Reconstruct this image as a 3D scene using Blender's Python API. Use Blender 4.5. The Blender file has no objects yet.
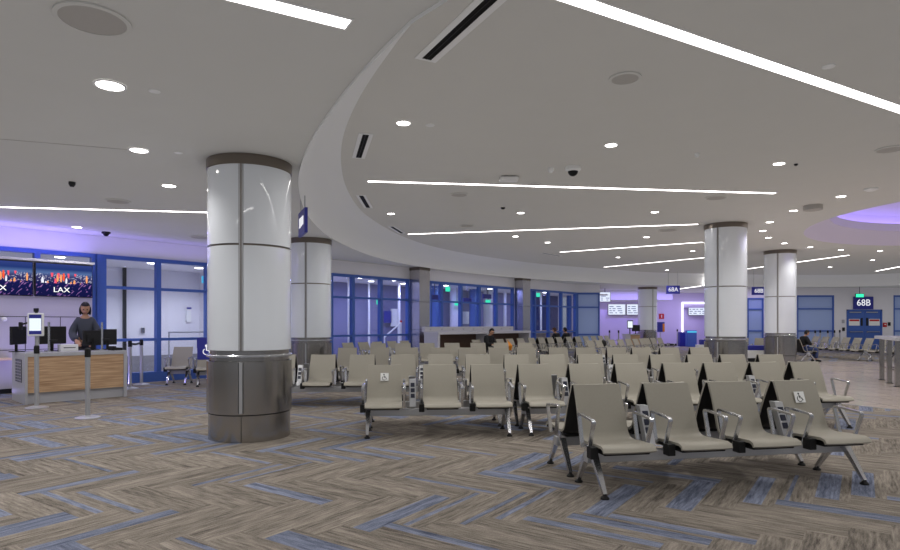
import bpy, bmesh, math, random
from mathutils import Vector, Matrix
random.seed(7)
scene = bpy.context.scene
COL = scene.collection
PI = math.pi
H = 1.45            # eye height
H1, H2 = 3.53, 4.08  # low and raised ceiling heights
HEAD = 3.10         # window head height

# ------------------------------------------------------------------ helpers
def lin(r, g, b):
    f = lambda c: (c/255/12.92) if c/255 <= .04045 else ((c/255+.055)/1.055)**2.4
    return (f(r), f(g), f(b), 1)

class MB:
    """collects shapes into one mesh"""
    def __init__(self, M=None):
        self.bm = bmesh.new(); self.M = M
    def _add(self, verts, faces, mi=0, smooth=False):
        vs = [self.bm.verts.new(v) for v in verts]
        out = []
        for f in faces:
            try:
                p = self.bm.faces.new([vs[i] for i in f]); p.material_index = mi; p.smooth = smooth; out.append(p)
            except ValueError: pass
        return vs, out
    def box(self, x0, x1, y0, y1, z0, z1, mi=0, bev=0, M=None):
        v = [(x0,y0,z0),(x1,y0,z0),(x1,y1,z0),(x0,y1,z0),(x0,y0,z1),(x1,y0,z1),(x1,y1,z1),(x0,y1,z1)]
        f = [(0,3,2,1),(4,5,6,7),(0,1,5,4),(1,2,6,5),(2,3,7,6),(3,0,4,7)]
        if M: v = [M @ Vector(p) for p in v]
        vs, fs = self._add(v, f, mi)
        if bev:
            es = list({e for q in fs for e in q.edges})
            r = bmesh.ops.bevel(self.bm, geom=es, offset=bev, segments=2, affect='EDGES', profile=.5)
            for q in r['faces']: q.material_index = mi
        return self
    def prism(self, poly, z0, z1, mi=0):
        n = len(poly)
        v = [(x,y,z0) for x,y in poly]+[(x,y,z1) for x,y in poly]
        f = [tuple(range(n-1,-1,-1)), tuple(range(n,2*n))]+[(i,(i+1)%n,n+(i+1)%n,n+i) for i in range(n)]
        self._add(v, f, mi); return self
    def lathe(self, prof, seg=32, mi=0, c=(0,0), a0=0, a1=2*PI, cap=True, smooth=True):
        full = abs(a1-a0-2*PI) < 1e-6
        n = seg if full else seg+1
        v = []
        for r, z in prof:
            for k in range(n):
                a = a0+(a1-a0)*k/seg
                v.append((c[0]+r*math.cos(a), c[1]+r*math.sin(a), z))
        f = []
        for i in range(len(prof)-1):
            for k in range(seg):
                k2 = (k+1) % n
                f.append((i*n+k, i*n+k2, (i+1)*n+k2, (i+1)*n+k))
        vs, fs = self._add(v, f, mi, smooth)
        if cap and full:
            for row, rev in ((0, True), (len(prof)-1, False)):
                if prof[row][0] > 1e-5:
                    loop = [vs[row*n+k] for k in range(n)]
                    if rev: loop.reverse()
                    try:
                        q = self.bm.faces.new(loop); q.material_index = mi
                    except ValueError: pass
        return self
    def tube(self, pts, r, seg=8, mi=0, closed=False, sx=1.0, up=None):
        pts = [Vector(p) for p in pts]; n = len(pts)
        rs = r if isinstance(r, (list, tuple)) else [r]*n
        v = []; prev = None
        for i, p in enumerate(pts):
            if closed: t = pts[(i+1)%n]-pts[i-1]
            else: t = pts[min(i+1,n-1)]-pts[max(i-1,0)]
            t.normalize()
            u = Vector(up) if up else (prev or (Vector((0,0,1)) if abs(t.z) < .9 else Vector((1,0,0))))
            u = (u-t*u.dot(t)).normalized(); w = t.cross(u); prev = u
            for k in range(seg):
                a = 2*PI*k/seg
                v.append(p+u*math.cos(a)*rs[i]+w*math.sin(a)*rs[i]*sx)
        f = []
        m = n if closed else n-1
        for i in range(m):
            for k in range(seg):
                a, b = i*seg, ((i+1)%n)*seg
                f.append((a+k, a+(k+1)%seg, b+(k+1)%seg, b+k))
        if not closed:
            f += [tuple(range(seg-1,-1,-1)), tuple((n-1)*seg+k for k in range(seg))]
        self._add(v, f, mi, True); return self
    def strap(self, pts, w, t, mi=0, wdir=(1,0,0)):
        """flat bar of width w (along wdir) and thickness t swept along pts"""
        pts = [Vector(p) for p in pts]; n = len(pts); W = Vector(wdir)
        ws = w if isinstance(w, (list, tuple)) else [w]*n
        ts = t if isinstance(t, (list, tuple)) else [t]*n
        v = []
        for i, p in enumerate(pts):
            d = (pts[min(i+1,n-1)]-pts[max(i-1,0)]).normalized()
            nrm = W.cross(d).normalized()
            for a, b in ((-1,-1),(1,-1),(1,1),(-1,1)):
                v.append(p+W*a*ws[i]/2+nrm*b*ts[i]/2)
        f = [(3,2,1,0), tuple(4*(n-1)+k for k in range(4))]
        for i in range(n-1):
            for k in range(4): f.append((4*i+k, 4*i+(k+1)%4, 4*i+4+(k+1)%4, 4*i+4+k))
        self._add(v, f, mi); return self
    def ball(self, c, r, su=16, sv=10, mi=0, sc=(1,1,1), fn=None):
        v = [(0,0,1)]; f = []
        for i in range(1, sv):
            t = PI*i/sv
            for k in range(su):
                a = 2*PI*k/su; v.append((math.sin(t)*math.cos(a), math.sin(t)*math.sin(a), math.cos(t)))
        v.append((0,0,-1)); L = len(v)-1
        for k in range(su):
            k2 = (k+1)%su
            f.append((0,1+k,1+k2)); f.append((L,1+(sv-2)*su+k2,1+(sv-2)*su+k))
            for i in range(sv-2): f.append((1+i*su+k,1+(i+1)*su+k,1+(i+1)*su+k2,1+i*su+k2))
        vv = []
        for p in v:
            q = Vector(p)
            if fn: q = fn(q)
            vv.append(Vector((c[0]+q.x*r*sc[0], c[1]+q.y*r*sc[1], c[2]+q.z*r*sc[2])))
        self._add(vv, f, mi, True); return self
    def quad(self, a, b, c, d, mi=0):
        self._add([a,b,c,d], [(0,1,2,3)], mi); return self
    def mesh(self, name, mats, sharp=20):
        if self.M: bmesh.ops.transform(self.bm, matrix=self.M, verts=self.bm.verts)
        bmesh.ops.recalc_face_normals(self.bm, faces=self.bm.faces)
        me = bpy.data.meshes.new(name); self.bm.to_mesh(me); self.bm.free()
        for m in (mats if isinstance(mats, (list, tuple)) else [mats]): me.materials.append(m)
        for p in me.polygons: p.use_smooth = True
        me.set_sharp_from_angle(angle=math.radians(sharp))
        return me
    def obj(self, name, mats, parent=None, sharp=20, **kw):
        o = bpy.data.objects.new(name, self.mesh(name, mats, sharp)); COL.objects.link(o)
        if parent: o.parent = parent
        for k, v in kw.items(): o[k] = v
        return o

def thing(name, label, cat, loc=(0,0,0), rz=0, group=None):
    o = bpy.data.objects.new(name, None); COL.objects.link(o)
    o.empty_display_size = .1
    o.location = loc; o.rotation_euler = (0,0,rz); tag(o, label, cat, group)
    return o
def tag(o, label, cat, group=None, kind='thing'):
    o['label'] = label; o['category'] = cat; o['kind'] = kind
    if group: o['group'] = group
    return o
def struct(o): o['kind'] = 'structure'; return o
def inst(name, me, parent, M=None, **kw):
    o = bpy.data.objects.new(name, me); COL.objects.link(o); o.parent = parent
    if M is not None: o.matrix_local = M
    for k, v in kw.items(): o[k] = v
    return o
T = Matrix.Translation
def RZ(a): return Matrix.Rotation(a, 4, 'Z')

def at(px, py, Y):  return Vector(((px-450)/600*Y, Y, H-(py-324)/600*Y))
def low(px, py):  Y = 600*(H1-H)/(324-py); return Vector(((px-450)/600*Y, Y, H1))
def high(px, py): Y = 600*(H2-H)/(324-py); return Vector(((px-450)/600*Y, Y, H2))
def flr(px, py):  Y = 600*H/(py-324); return Vector(((px-450)/600*Y, Y, 0))
def on_line(px, P, u):   # distance along the plan line P+s*u met by the sight line of column px
    k = (px-450)/600
    return (k*P[1]-P[0])/(u[0]-k*u[1])

# ------------------------------------------------------------------ materials
MATS = {}
def nt(name):
    m = bpy.data.materials.new(name); m.use_nodes = True; t = m.node_tree; t.nodes.clear()
    out = t.nodes.new('ShaderNodeOutputMaterial'); MATS[name] = m
    return m, t, out
def P(name, col, rough=.5, metal=0, spec=.5, coat=0, noise=0, nscale=30, bump=0, aniso=None):
    m, t, out = nt(name)
    b = t.nodes.new('ShaderNodeBsdfPrincipled')
    b.inputs['Base Color'].default_value = col; b.inputs['Roughness'].default_value = rough
    b.inputs['Metallic'].default_value = metal; b.inputs['Specular IOR Level'].default_value = spec
    b.inputs['Coat Weight'].default_value = coat; b.inputs['Coat Roughness'].default_value = .03
    t.links.new(b.outputs[0], out.inputs[0])
    if noise or bump:
        tc = t.nodes.new('ShaderNodeTexCoord'); mp = t.nodes.new('ShaderNodeMapping'); nz = t.nodes.new('ShaderNodeTexNoise')
        nz.inputs['Scale'].default_value = nscale; nz.inputs['Detail'].default_value = 4
        if aniso: mp.inputs['Scale'].default_value = aniso
        t.links.new(tc.outputs['Object'], mp.inputs[0]); t.links.new(mp.outputs[0], nz.inputs['Vector'])
        if noise:
            mx = t.nodes.new('ShaderNodeMix'); mx.data_type = 'RGBA'
            mx.inputs['A'].default_value = tuple(c*(1-noise) for c in col[:3])+(1,)
            mx.inputs['B'].default_value = tuple(min(1,c*(1+noise)) for c in col[:3])+(1,)
            t.links.new(nz.outputs['Fac'], mx.inputs['Factor']); t.links.new(mx.outputs['Result'], b.inputs['Base Color'])
        if bump:
            bp = t.nodes.new('ShaderNodeBump'); bp.inputs['Strength'].default_value = bump; bp.inputs['Distance'].default_value = .002
            t.links.new(nz.outputs['Fac'], bp.inputs['Height']); t.links.new(bp.outputs[0], b.inputs['Normal'])
    return m
def E(name, col, s):
    m, t, out = nt(name)
    e = t.nodes.new('ShaderNodeEmission'); e.inputs[0].default_value = col; e.inputs[1].default_value = s
    t.links.new(e.outputs[0], out.inputs[0]); return m
def glass(name, tint, refl=.12):
    m, t, out = nt(name)
    tr = t.nodes.new('ShaderNodeBsdfTransparent'); tr.inputs[0].default_value = tint
    gl = t.nodes.new('ShaderNodeBsdfGlossy'); gl.inputs['Roughness'].default_value = .02; gl.inputs[0].default_value = (.9,.9,1,1)
    lw = t.nodes.new('ShaderNodeLayerWeight'); lw.inputs['Blend'].default_value = .5
    pw = t.nodes.new('ShaderNodeMath'); pw.operation = 'POWER'; pw.inputs[1].default_value = 5
    ad = t.nodes.new('ShaderNodeMath'); ad.operation = 'MULTIPLY_ADD'; ad.inputs[1].default_value = .9; ad.inputs[2].default_value = refl*.3
    t.links.new(lw.outputs['Facing'], pw.inputs[0])
    mx = t.nodes.new('ShaderNodeMixShader')
    t.links.new(pw.outputs[0], ad.inputs[0]); t.links.new(ad.outputs[0], mx.inputs[0])
    t.links.new(tr.outputs[0], mx.inputs[1]); t.links.new(gl.outputs[0], mx.inputs[2]); t.links.new(mx.outputs[0], out.inputs[0])
    return m

def carpet_material():
    m, t, out = nt('carpet')
    N = t.nodes.new; L = t.links.new
    def math_(op, a, b=None, c=None):
        n = N('ShaderNodeMath'); n.operation = op
        for i, x in enumerate((a, b, c)):
            if x is None: continue
            if isinstance(x, (int, float)): n.inputs[i].default_value = x
            else: L(x, n.inputs[i])
        return n.outputs[0]
    W = .25
    tc = N('ShaderNodeTexCoord'); mp = N('ShaderNodeMapping'); mp.vector_type = 'POINT'
    mp.inputs['Rotation'].default_value = (0, 0, math.radians(34.5)); mp.inputs['Location'].default_value = (.08, .12, 0)
    L(tc.outputs['Object'], mp.inputs[0])
    sp = N('ShaderNodeSeparateXYZ'); L(mp.outputs[0], sp.inputs[0])
    x = math_('DIVIDE', sp.outputs[0], W); y = math_('DIVIDE', sp.outputs[1], W)
    i = math_('FLOOR', x); j = math_('FLOOR', y)
    k = math_('FLOORED_MODULO', math_('SUBTRACT', i, j), 8)
    hor = math_('LESS_THAN', k, 3.5)
    i0 = math_('SUBTRACT', i, k)
    j0 = math_('SUBTRACT', j, math_('SUBTRACT', 7, k))
    def sel(a, b):  # hor ? a : b
        return math_('ADD', math_('MULTIPLY', a, hor), math_('MULTIPLY', b, math_('SUBTRACT', 1, hor)))
    idx = sel(i0, math_('ADD', i, 311)); idy = sel(j, math_('ADD', j0, 177))
    cb = N('ShaderNodeCombineXYZ'); L(idx, cb.inputs[0]); L(idy, cb.inputs[1])
    wn = N('ShaderNodeTexWhiteNoise'); wn.noise_dimensions = '2D'; L(cb.outputs[0], wn.inputs['Vector'])
    rs = N('ShaderNodeSeparateColor'); L(wn.outputs['Color'], rs.inputs[0])
    # streaks run along each plank
    u = sel(x, y); v = sel(y, x)
    cv = N('ShaderNodeCombineXYZ'); L(math_('MULTIPLY', u, 1.2), cv.inputs[0]); L(math_('MULTIPLY', v, 11), cv.inputs[1]); L(math_('MULTIPLY', rs.outputs[2], 40), cv.inputs[2])
    n1 = N('ShaderNodeTexNoise'); n1.inputs['Scale'].default_value = 1.0; n1.inputs['Detail'].default_value = 3; n1.inputs['Roughness'].default_value = .65
    L(cv.outputs[0], n1.inputs['Vector'])
    n2 = N('ShaderNodeTexNoise'); n2.inputs['Scale'].default_value = 110; n2.inputs['Detail'].default_value = 2
    L(tc.outputs['Object'], n2.inputs['Vector'])
    cw = N('ShaderNodeCombineXYZ'); L(math_('MULTIPLY', u, .12), cw.inputs[0]); L(math_('MULTIPLY', v, 3.2), cw.inputs[1]); L(math_('MULTIPLY', rs.outputs[2], 90), cw.inputs[2])
    n3 = N('ShaderNodeTexNoise'); n3.inputs['Scale'].default_value = 1.0; n3.inputs['Detail'].default_value = 1
    L(cw.outputs[0], n3.inputs['Vector'])
    f = math_('ADD', math_('ADD', math_('MULTIPLY', n1.outputs['Fac'], .5), math_('MULTIPLY', n3.outputs['Fac'], .26)), math_('MULTIPLY', n2.outputs['Fac'], .24))
    ra = N('ShaderNodeValToRGB'); ra.color_ramp.elements[0].position = .36; ra.color_ramp.elements[1].position = .64
    ra.color_ramp.elements[0].color = lin(80, 74, 69); ra.color_ramp.elements[1].color = lin(160, 151, 140)
    L(f, ra.inputs[0])
    rb = N('ShaderNodeValToRGB'); rb.color_ramp.elements[0].position = .36; rb.color_ramp.elements[1].position = .64
    rb.color_ramp.elements[0].color = lin(68, 77, 100); rb.color_ramp.elements[1].color = lin(140, 151, 178)
    L(f, rb.inputs[0])
    # blue stripes of varying width in about one plank in three, a few planks blue all over
    frac = math_('FRACT', v)
    wid = math_('MULTIPLY', math_('SUBTRACT', .46, rs.outputs[0]), 1.0)
    half = math_('MULTIPLY', math_('LESS_THAN', rs.outputs[0], .40), math_('LESS_THAN', math_('ABSOLUTE', math_('SUBTRACT', frac, math_('ADD', .15, math_('MULTIPLY', rs.outputs[2], .7)))), wid))
    full = math_('LESS_THAN', rs.outputs[0], .045)
    isb = math_('MAXIMUM', full, half)
    mx = N('ShaderNodeMix'); mx.data_type = 'RGBA'; L(math_('MULTIPLY', isb, .8), mx.inputs['Factor'])
    L(ra.outputs[0], mx.inputs['A']); L(rb.outputs[0], mx.inputs['B'])
    sh = N('ShaderNodeMix'); sh.data_type = 'RGBA'; sh.blend_type = 'MULTIPLY'; sh.inputs['Factor'].default_value = 1
    br = math_('ADD', .93, math_('MULTIPLY', rs.outputs[1], .14))
    cc = N('ShaderNodeCombineColor'); [L(br, cc.inputs[q]) for q in range(3)]
    L(mx.outputs['Result'], sh.inputs['A']); L(cc.outputs[0], sh.inputs['B'])
    b = N('ShaderNodeBsdfPrincipled'); b.inputs['Roughness'].default_value = .95; b.inputs['Specular IOR Level'].default_value = .1
    L(sh.outputs['Result'], b.inputs['Base Color'])
    bp = N('ShaderNodeBump'); bp.inputs['Strength'].default_value = .4; bp.inputs['Distance'].default_value = .004
    L(f, bp.inputs['Height']); L(bp.outputs[0], b.inputs['Normal']); L(b.outputs[0], out.inputs[0])
    return m

def tile_material():
    m, t, out = nt('stone_tile'); N = t.nodes.new; L = t.links.new
    tc = N('ShaderNodeTexCoord'); br = N('ShaderNodeTexBrick'); br.offset = 0
    br.inputs['Scale'].default_value = 1; br.inputs['Brick Width'].default_value = .6; br.inputs['Row Height'].default_value = .6
    br.inputs['Mortar Size'].default_value = .006
    br.inputs['Color1'].default_value = lin(190, 176, 164); br.inputs['Color2'].default_value = lin(178, 164, 153); br.inputs['Mortar'].default_value = lin(128, 118, 110)
    nz = N('ShaderNodeTexNoise'); nz.inputs['Scale'].default_value = 14; nz.inputs['Detail'].default_value = 6
    L(tc.outputs['Object'], br.inputs['Vector']); L(tc.outputs['Object'], nz.inputs['Vector'])
    mx = N('ShaderNodeMix'); mx.data_type = 'RGBA'; mx.blend_type = 'OVERLAY'; mx.inputs['Factor'].default_value = .25
    L(br.outputs['Color'], mx.inputs['A']); L(nz.outputs['Fac'], mx.inputs['B'])
    b = N('ShaderNodeBsdfPrincipled'); b.inputs['Roughness'].default_value = .18
    L(mx.outputs['Result'], b.inputs['Base Color']); L(b.outputs[0], out.inputs[0]); return m

def wood_material():
    m, t, out = nt('oak_veneer'); N = t.nodes.new; L = t.links.new
    tc = N('ShaderNodeTexCoord'); mp = N('ShaderNodeMapping'); mp.inputs['Scale'].default_value = (1.2, 1.2, 26)
    nz = N('ShaderNodeTexNoise'); nz.inputs['Scale'].default_value = 1.6; nz.inputs['Detail'].default_value = 5; nz.inputs['Distortion'].default_value = .4
    ra = N('ShaderNodeValToRGB'); ra.color_ramp.elements[0].position = .3; ra.color_ramp.elements[1].position = .72
    ra.color_ramp.elements[0].color = lin(150, 116, 86); ra.color_ramp.elements[1].color = lin(208, 176, 142)
    L(tc.outputs['Object'], mp.inputs[0]); L(mp.outputs[0], nz.inputs['Vector']); L(nz.outputs['Fac'], ra.inputs[0])
    b = N('ShaderNodeBsdfPrincipled'); b.inputs['Roughness'].default_value = .4
    L(ra.outputs[0], b.inputs['Base Color']); L(b.outputs[0], out.inputs[0]); return m

def city_screen_material():
    """night skyline: dark blue sky, a band of lit towers, streaks of traffic lights (object x across, z up, both 0..1 via generated)"""
    m, t, out = nt('city_screen'); N = t.nodes.new; L = t.links.new
    def math_(op, a, b=None):
        n = N('ShaderNodeMath'); n.operation = op
        for i, x in enumerate((a, b)):
            if x is None: continue
            if isinstance(x, (int, float)): n.inputs[i].default_value = x
            else: L(x, n.inputs[i])
        return n.outputs[0]
    tc = N('ShaderNodeTexCoord'); sp = N('ShaderNodeSeparateXYZ'); L(tc.outputs['UV'], sp.inputs[0])
    x, z = sp.outputs[0], sp.outputs[1]
    sky = N('ShaderNodeValToRGB'); cr = sky.color_ramp
    cr.elements[0].position = 0; cr.elements[0].color = lin(20, 22, 66)
    cr.elements[1].position = 1; cr.elements[1].color = lin(52, 66, 130)
    for p, c in ((.4, lin(26, 28, 80)), (.6, lin(60, 60, 110)), (.72, lin(84, 110, 160)), (.84, lin(36, 56, 116))):
        e = cr.elements.new(p); e.color = c
    L(z, sky.inputs[0])
    # tower lights
    vo = N('ShaderNodeTexVoronoi'); vo.inputs['Scale'].default_value = 1
    cb = N('ShaderNodeCombineXYZ'); L(math_('MULTIPLY', x, 34), cb.inputs[0]); L(math_('MULTIPLY', z, 24), cb.inputs[1]); L(cb.outputs[0], vo.inputs['Vector'])
    spot = math_('LESS_THAN', vo.outputs['Distance'], .34)
    band = math_('LESS_THAN', math_('ABSOLUTE', math_('SUBTRACT', z, .57)), .12)
    small = math_('MULTIPLY', spot, band)
    vt = N('ShaderNodeTexVoronoi'); vt.inputs['Scale'].default_value = 1
    ct = N('ShaderNodeCombineXYZ'); L(math_('MULTIPLY', x, 17), ct.inputs[0]); L(math_('MULTIPLY', z, 2.6), ct.inputs[1]); L(ct.outputs[0], vt.inputs['Vector'])
    tow = math_('MULTIPLY', math_('LESS_THAN', vt.outputs['Distance'], .4), math_('LESS_THAN', math_('ABSOLUTE', math_('SUBTRACT', z, .56)), .16))
    # traffic streaks
    wv = N('ShaderNodeTexNoise'); wv.inputs['Scale'].default_value = 1; wv.inputs['Detail'].default_value = 1
    cs = N('ShaderNodeCombineXYZ'); L(math_('ADD', math_('MULTIPLY', x, 26), math_('MULTIPLY', z, -16)), cs.inputs[0]); L(math_('ADD', math_('MULTIPLY', z, 5), math_('MULTIPLY', x, 3)), cs.inputs[1]); L(cs.outputs[0], wv.inputs['Vector'])
    strk = math_('MULTIPLY', math_('GREATER_THAN', wv.outputs['Fac'], .63), math_('LESS_THAN', z, .46))
    hot = N('ShaderNodeValToRGB'); h = hot.color_ramp; h.interpolation = 'CONSTANT'
    h.elements[0].color = lin(255, 96, 60); h.elements[1].position = .8; h.elements[1].color = lin(240, 240, 255)
    for p, c in ((.3, lin(255, 170, 110)), (.55, lin(255, 90, 110))): e = h.elements.new(p); e.color = c
    rs = N('ShaderNodeSeparateColor'); L(vt.outputs['Color'], rs.inputs[0]); L(rs.outputs[0], hot.inputs[0])
    def over(a, col, f):
        mx = N('ShaderNodeMix'); mx.data_type = 'RGBA'; L(f, mx.inputs['Factor']); L(a, mx.inputs['A'])
        if isinstance(col, tuple): mx.inputs['B'].default_value = col
        else: L(col, mx.inputs['B'])
        return mx.outputs['Result']
    c = over(sky.outputs[0], lin(205, 205, 225), math_('MULTIPLY', small, .8))
    c = over(c, hot.outputs[0], tow)
    c = over(c, lin(170, 120, 190), math_('MULTIPLY', strk, .7))
    e = N('ShaderNodeEmission'); e.inputs[1].default_value = .9
    L(c, e.inputs[0]); L(e.outputs[0], out.inputs[0]); return m

carpet = carpet_material(); tile = tile_material(); wood = wood_material(); city = city_screen_material()
M_ceil = P('ceiling_paint', lin(206, 205, 202), .9, noise=.02, nscale=2)
M_ceil2 = P('raised_ceiling_paint', lin(206, 204, 200), .9, noise=.02, nscale=2)
M_fascia = P('fascia_paint', lin(232, 232, 232), .5)
M_wall = P('wall_paint', lin(226, 224, 230), .7, noise=.015, nscale=3)
M_lav = P('lavender_wall', lin(206, 194, 230), .6)
M_panel = P('grey_wall_panel', lin(184, 180, 190), .5)
M_dark = P('dark_plastic', lin(30, 30, 33), .5)
M_black = P('black', lin(14, 14, 15), .6)
M_seat = P('taupe_upholstery', lin(159, 154, 142), .55, noise=.05, nscale=60, bump=.12)
M_seatback = P('black_shell', lin(26, 25, 25), .5)
M_alu = P('polished_aluminium', lin(212, 213, 217), .22, .92)
M_beam = P('satin_aluminium', lin(192, 193, 196), .4, .65)
M_steel = P('brushed_steel', lin(168, 165, 162), .2, .95, noise=.1, nscale=6, aniso=(1, 1, 18))
M_steelv = P('brushed_steel_pillar', lin(196, 194, 198), .24, .92, noise=.08, nscale=4, aniso=(1, 1, 30))
M_bronze = P('bronze_trim', lin(128, 119, 110), .35, .8)
M_pgl = P('white_backpainted_glass', lin(222, 226, 232), .05, 0, .6, coat=.6)
M_blue = P('blue_frame_paint', lin(70, 102, 178), .4)
M_bluelt = P('blue_panel_paint', lin(70, 104, 176), .5)
M_frost = P('frosted_pane', lin(160, 180, 226), .25, coat=.3)
M_white = P('white_plastic', lin(232, 232, 232), .4)
M_whstone = P('white_quartz', lin(196, 194, 202), .3, noise=.03, nscale=40)
M_grey = P('grey_laminate', lin(170, 170, 176), .45)
M_sock = P('socket_face', lin(40, 44, 62), .35)
M_slot = P('slot_black', lin(8, 8, 8), .8)
M_spk = P('speaker_grille', lin(176, 172, 168), .8)
M_sticker = P('sticker_white', lin(238, 238, 236), .5)
M_signblue = P('sign_blue', lin(52, 56, 150), .4)
M_letter = None
M_red = P('red_paint', lin(190, 30, 40), .5)
M_tan = P('tan_ledge', lin(206, 180, 150), .6)
M_dkwood = P('dark_wood', lin(84, 62, 50), .5)
M_skin = P('skin', lin(196, 150, 124), .5)
M_hair = P('black_hair', lin(26, 22, 22), .5)
M_jacket = P('black_jacket', lin(26, 27, 31), .8)
M_shirt = P('charcoal_sweater', lin(74, 78, 88), .85)
M_jean = P('blue_jeans', lin(56, 70, 112), .8)
M_orange = P('orange_fabric', lin(226, 140, 40), .6)
M_corr = P('corridor_paint', lin(226, 224, 232), .7)
M_corrf = P('corridor_floor', lin(146, 140, 144), .6)
M_corrb = P('corridor_kick_band', lin(150, 148, 152), .5)
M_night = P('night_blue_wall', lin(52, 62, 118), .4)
M_purp = P('vestibule_wall', lin(128, 128, 160), .5)
M_glass = glass('clear_glass', (.86, .89, .96, 1))
E_strip = E('linear_led', (1, .96, .93, 1), 7)
E_down = E('downlight_led', (1, .97, .93, 1), 12)
E_purple = E('purple_led', (.34, .24, 1, 1), 6)
E_dome = E('cove_led', (.45, .36, 1, 1), 3.8)
E_white = E('white_led', (.93, .93, 1, 1), 2.2)
E_green = E('exit_green', (.05, .9, .5, 1), 1.1)
E_pad = E('tablet_glow', (.8, .88, 1, 1), 1.0)
E_brd = E('flight_board', (.74, .8, .97, 1), .95)
E_brdink = E('flight_board_ink', (.18, .22, .5, 1), .6)
E_lax = E('screen_white', (1, 1, 1, 1), 1.0)
M_letter = E('glowing_letter', (.95, .95, 1, 1), .8)  # glow put in so sign letters and the seat cover symbol read white
E_cyan = E('cyan_glow', (.1, .6, .9, 1), .8)

def text_mesh(body, size, mat, thick=.002):
    cu = bpy.data.curves.new('txt', 'FONT'); cu.body = body; cu.size = size; cu.extrude = thick
    cu.align_x = 'CENTER'; cu.align_y = 'CENTER'; cu.resolution_u = 3; cu.offset = size*.004
    o = bpy.data.objects.new('txt', cu); COL.objects.link(o)
    dg = bpy.context.evaluated_depsgraph_get()
    me = bpy.data.meshes.new_from_object(o.evaluated_get(dg)); bpy.data.objects.remove(o); bpy.data.curves.remove(cu)
    me.materials.clear(); me.materials.append(mat); return me
UPRIGHT = Matrix.Rotation(PI/2, 4, 'X')   # text in the xz plane, read from -y

# ------------------------------------------------------------------ floor and ceilings
DC, DR = (15, 14.5), 8.65   # the tiled round
struct(MB().box(-22, 34, -5, 48, -.1, 0).obj('floor', carpet))
struct(MB().lathe([(DR, .0005), (DR, .004)], 96, c=DC).obj('floor_tile', tile))
struct(MB().lathe([(DR, .0005), (DR, .007), (DR+.03, .007), (DR+.03, .0005)], 96, c=DC, cap=False).obj('trim_1', M_beam))

OUT = [(-.05,3.85),(-.40,4.33),(-1.0,5.47),(-1.66,7.0),(-2.2,8.7),(-2.62,10.85),(-2.82,13.0),(-2.80,14.9),(-2.45,17.6),(-1.8,19.9),(-.75,22.0),(.8,24.2),
       (3.0,26.6),(5.3,28.4),(7.6,29.9),(9.9,31.4),(13.85,32.4),(18,33),(22.1,32.8),(24.5,30.8),(26.2,26),(27,19),(26,11),(22,4),(15.5,.4),(8.5,.2),(4,1.1),(1.2,2.5)]
def catmull(p, n=6):
    q = []; m = len(p)
    for i in range(m):
        a, b, c, d = (Vector(p[(i+k-1) % m]) for k in range(4))
        for s in range(n):
            t = s/n
            q.append(.5*((2*b)+(c-a)*t+(2*a-5*b+4*c-d)*t*t+(3*b-a-3*c+d)*t**3))
    return q
LOOP = catmull(OUT)
def inset(loop):
    out = []; n = len(loop)
    for i, p in enumerate(loop):
        t = (loop[(i+2) % n]-loop[i-2]).normalized(); nr = Vector((t.y, -t.x))
        d = .5 + .45*min(1, max(0, (p.y-5)/14))
        out.append((nr, d))
    return out
INS = inset(LOOP)
def ring(f, z): return [(p.x+n.x*d*f, p.y+n.y*d*f, z) for p, (n, d) in zip(LOOP, INS)]
def plane_with_hole(outer, hole, name, mat, flip=False):
    bm = bmesh.new(); es = []
    for lp in (outer, hole):
        vs = [bm.verts.new(v) for v in lp]
        es += [bm.edges.new((vs[i], vs[(i+1) % len(vs)])) for i in range(len(vs))]
    bmesh.ops.triangle_fill(bm, edges=es, use_beauty=True, use_dissolve=False)
    for f in bm.faces:
        f.normal_update()
        if f.normal.z > 0: f.normal_flip()
    me = bpy.data.meshes.new(name); bm.to_mesh(me); bm.free(); me.materials.append(mat)
    o = bpy.data.objects.new(name, me); COL.objects.link(o); return struct(o)
plane_with_hole([(-22,-5,H1),(34,-5,H1),(34,48,H1),(-22,48,H1)], ring(0, H1), 'ceiling', M_ceil)
CC = (15.1, 14.5); RD = 5.65
plane_with_hole(ring(1, H2), [(CC[0]+RD*math.cos(a), CC[1]+RD*math.sin(a), H2) for a in [2*PI*k/96 for k in range(96)]], 'ceiling_raised', M_ceil2)
# curved fascia between the two ceilings
mb = MB(); rows = []
prof = [(0, H1-.03), (0, H1+.02), (.12, H1+.16), (.38, H1+.36), (.72, H2-.08), (1, H2)]
for f, z in prof: rows += ring(f, z)
n = len(LOOP); fc = []
for i in range(len(prof)-1):
    for k in range(n): fc.append((i*n+k, i*n+(k+1) % n, (i+1)*n+(k+1) % n, (i+1)*n+k))
mb._add(rows, fc); struct(mb.obj('trim_2', M_fascia, sharp=60))
mb = MB(); mb.lathe([(RD, H2), (5.0, 4.46)], 96, c=CC, cap=False)
mb.lathe([(5.0, 4.46), (5.0, 4.70), (5.03, 4.70), (5.03, 4.56), (5.4, 4.56), (5.4, 4.75), (5.25, 5.0), (4.6, 5.35), (3.2, 5.65), (0.01, 5.8)], 96, c=CC, cap=False)
struct(mb.obj('ceiling_dome', P('dome_paint', lin(214, 206, 226), .7)))
t = thing('cove_light', 'purple light line hidden behind the lip of the round ceiling dome', 'cove light', (CC[0], CC[1], 4.56))
MB().lathe([(5.12, .005), (5.12, .04), (5.3, .04), (5.3, .005)], 96, cap=False).obj('led_line', E_dome, t)

a, b = low(-30, 136.5), low(128, 149.5); d = (b-a); M_ = T(a) @ RZ(math.atan2(d.y, d.x))
struct(MB(M_).box(0, d.length, -.006, .006, -.003, -.0005).obj('trim_5', M_spk))

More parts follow.
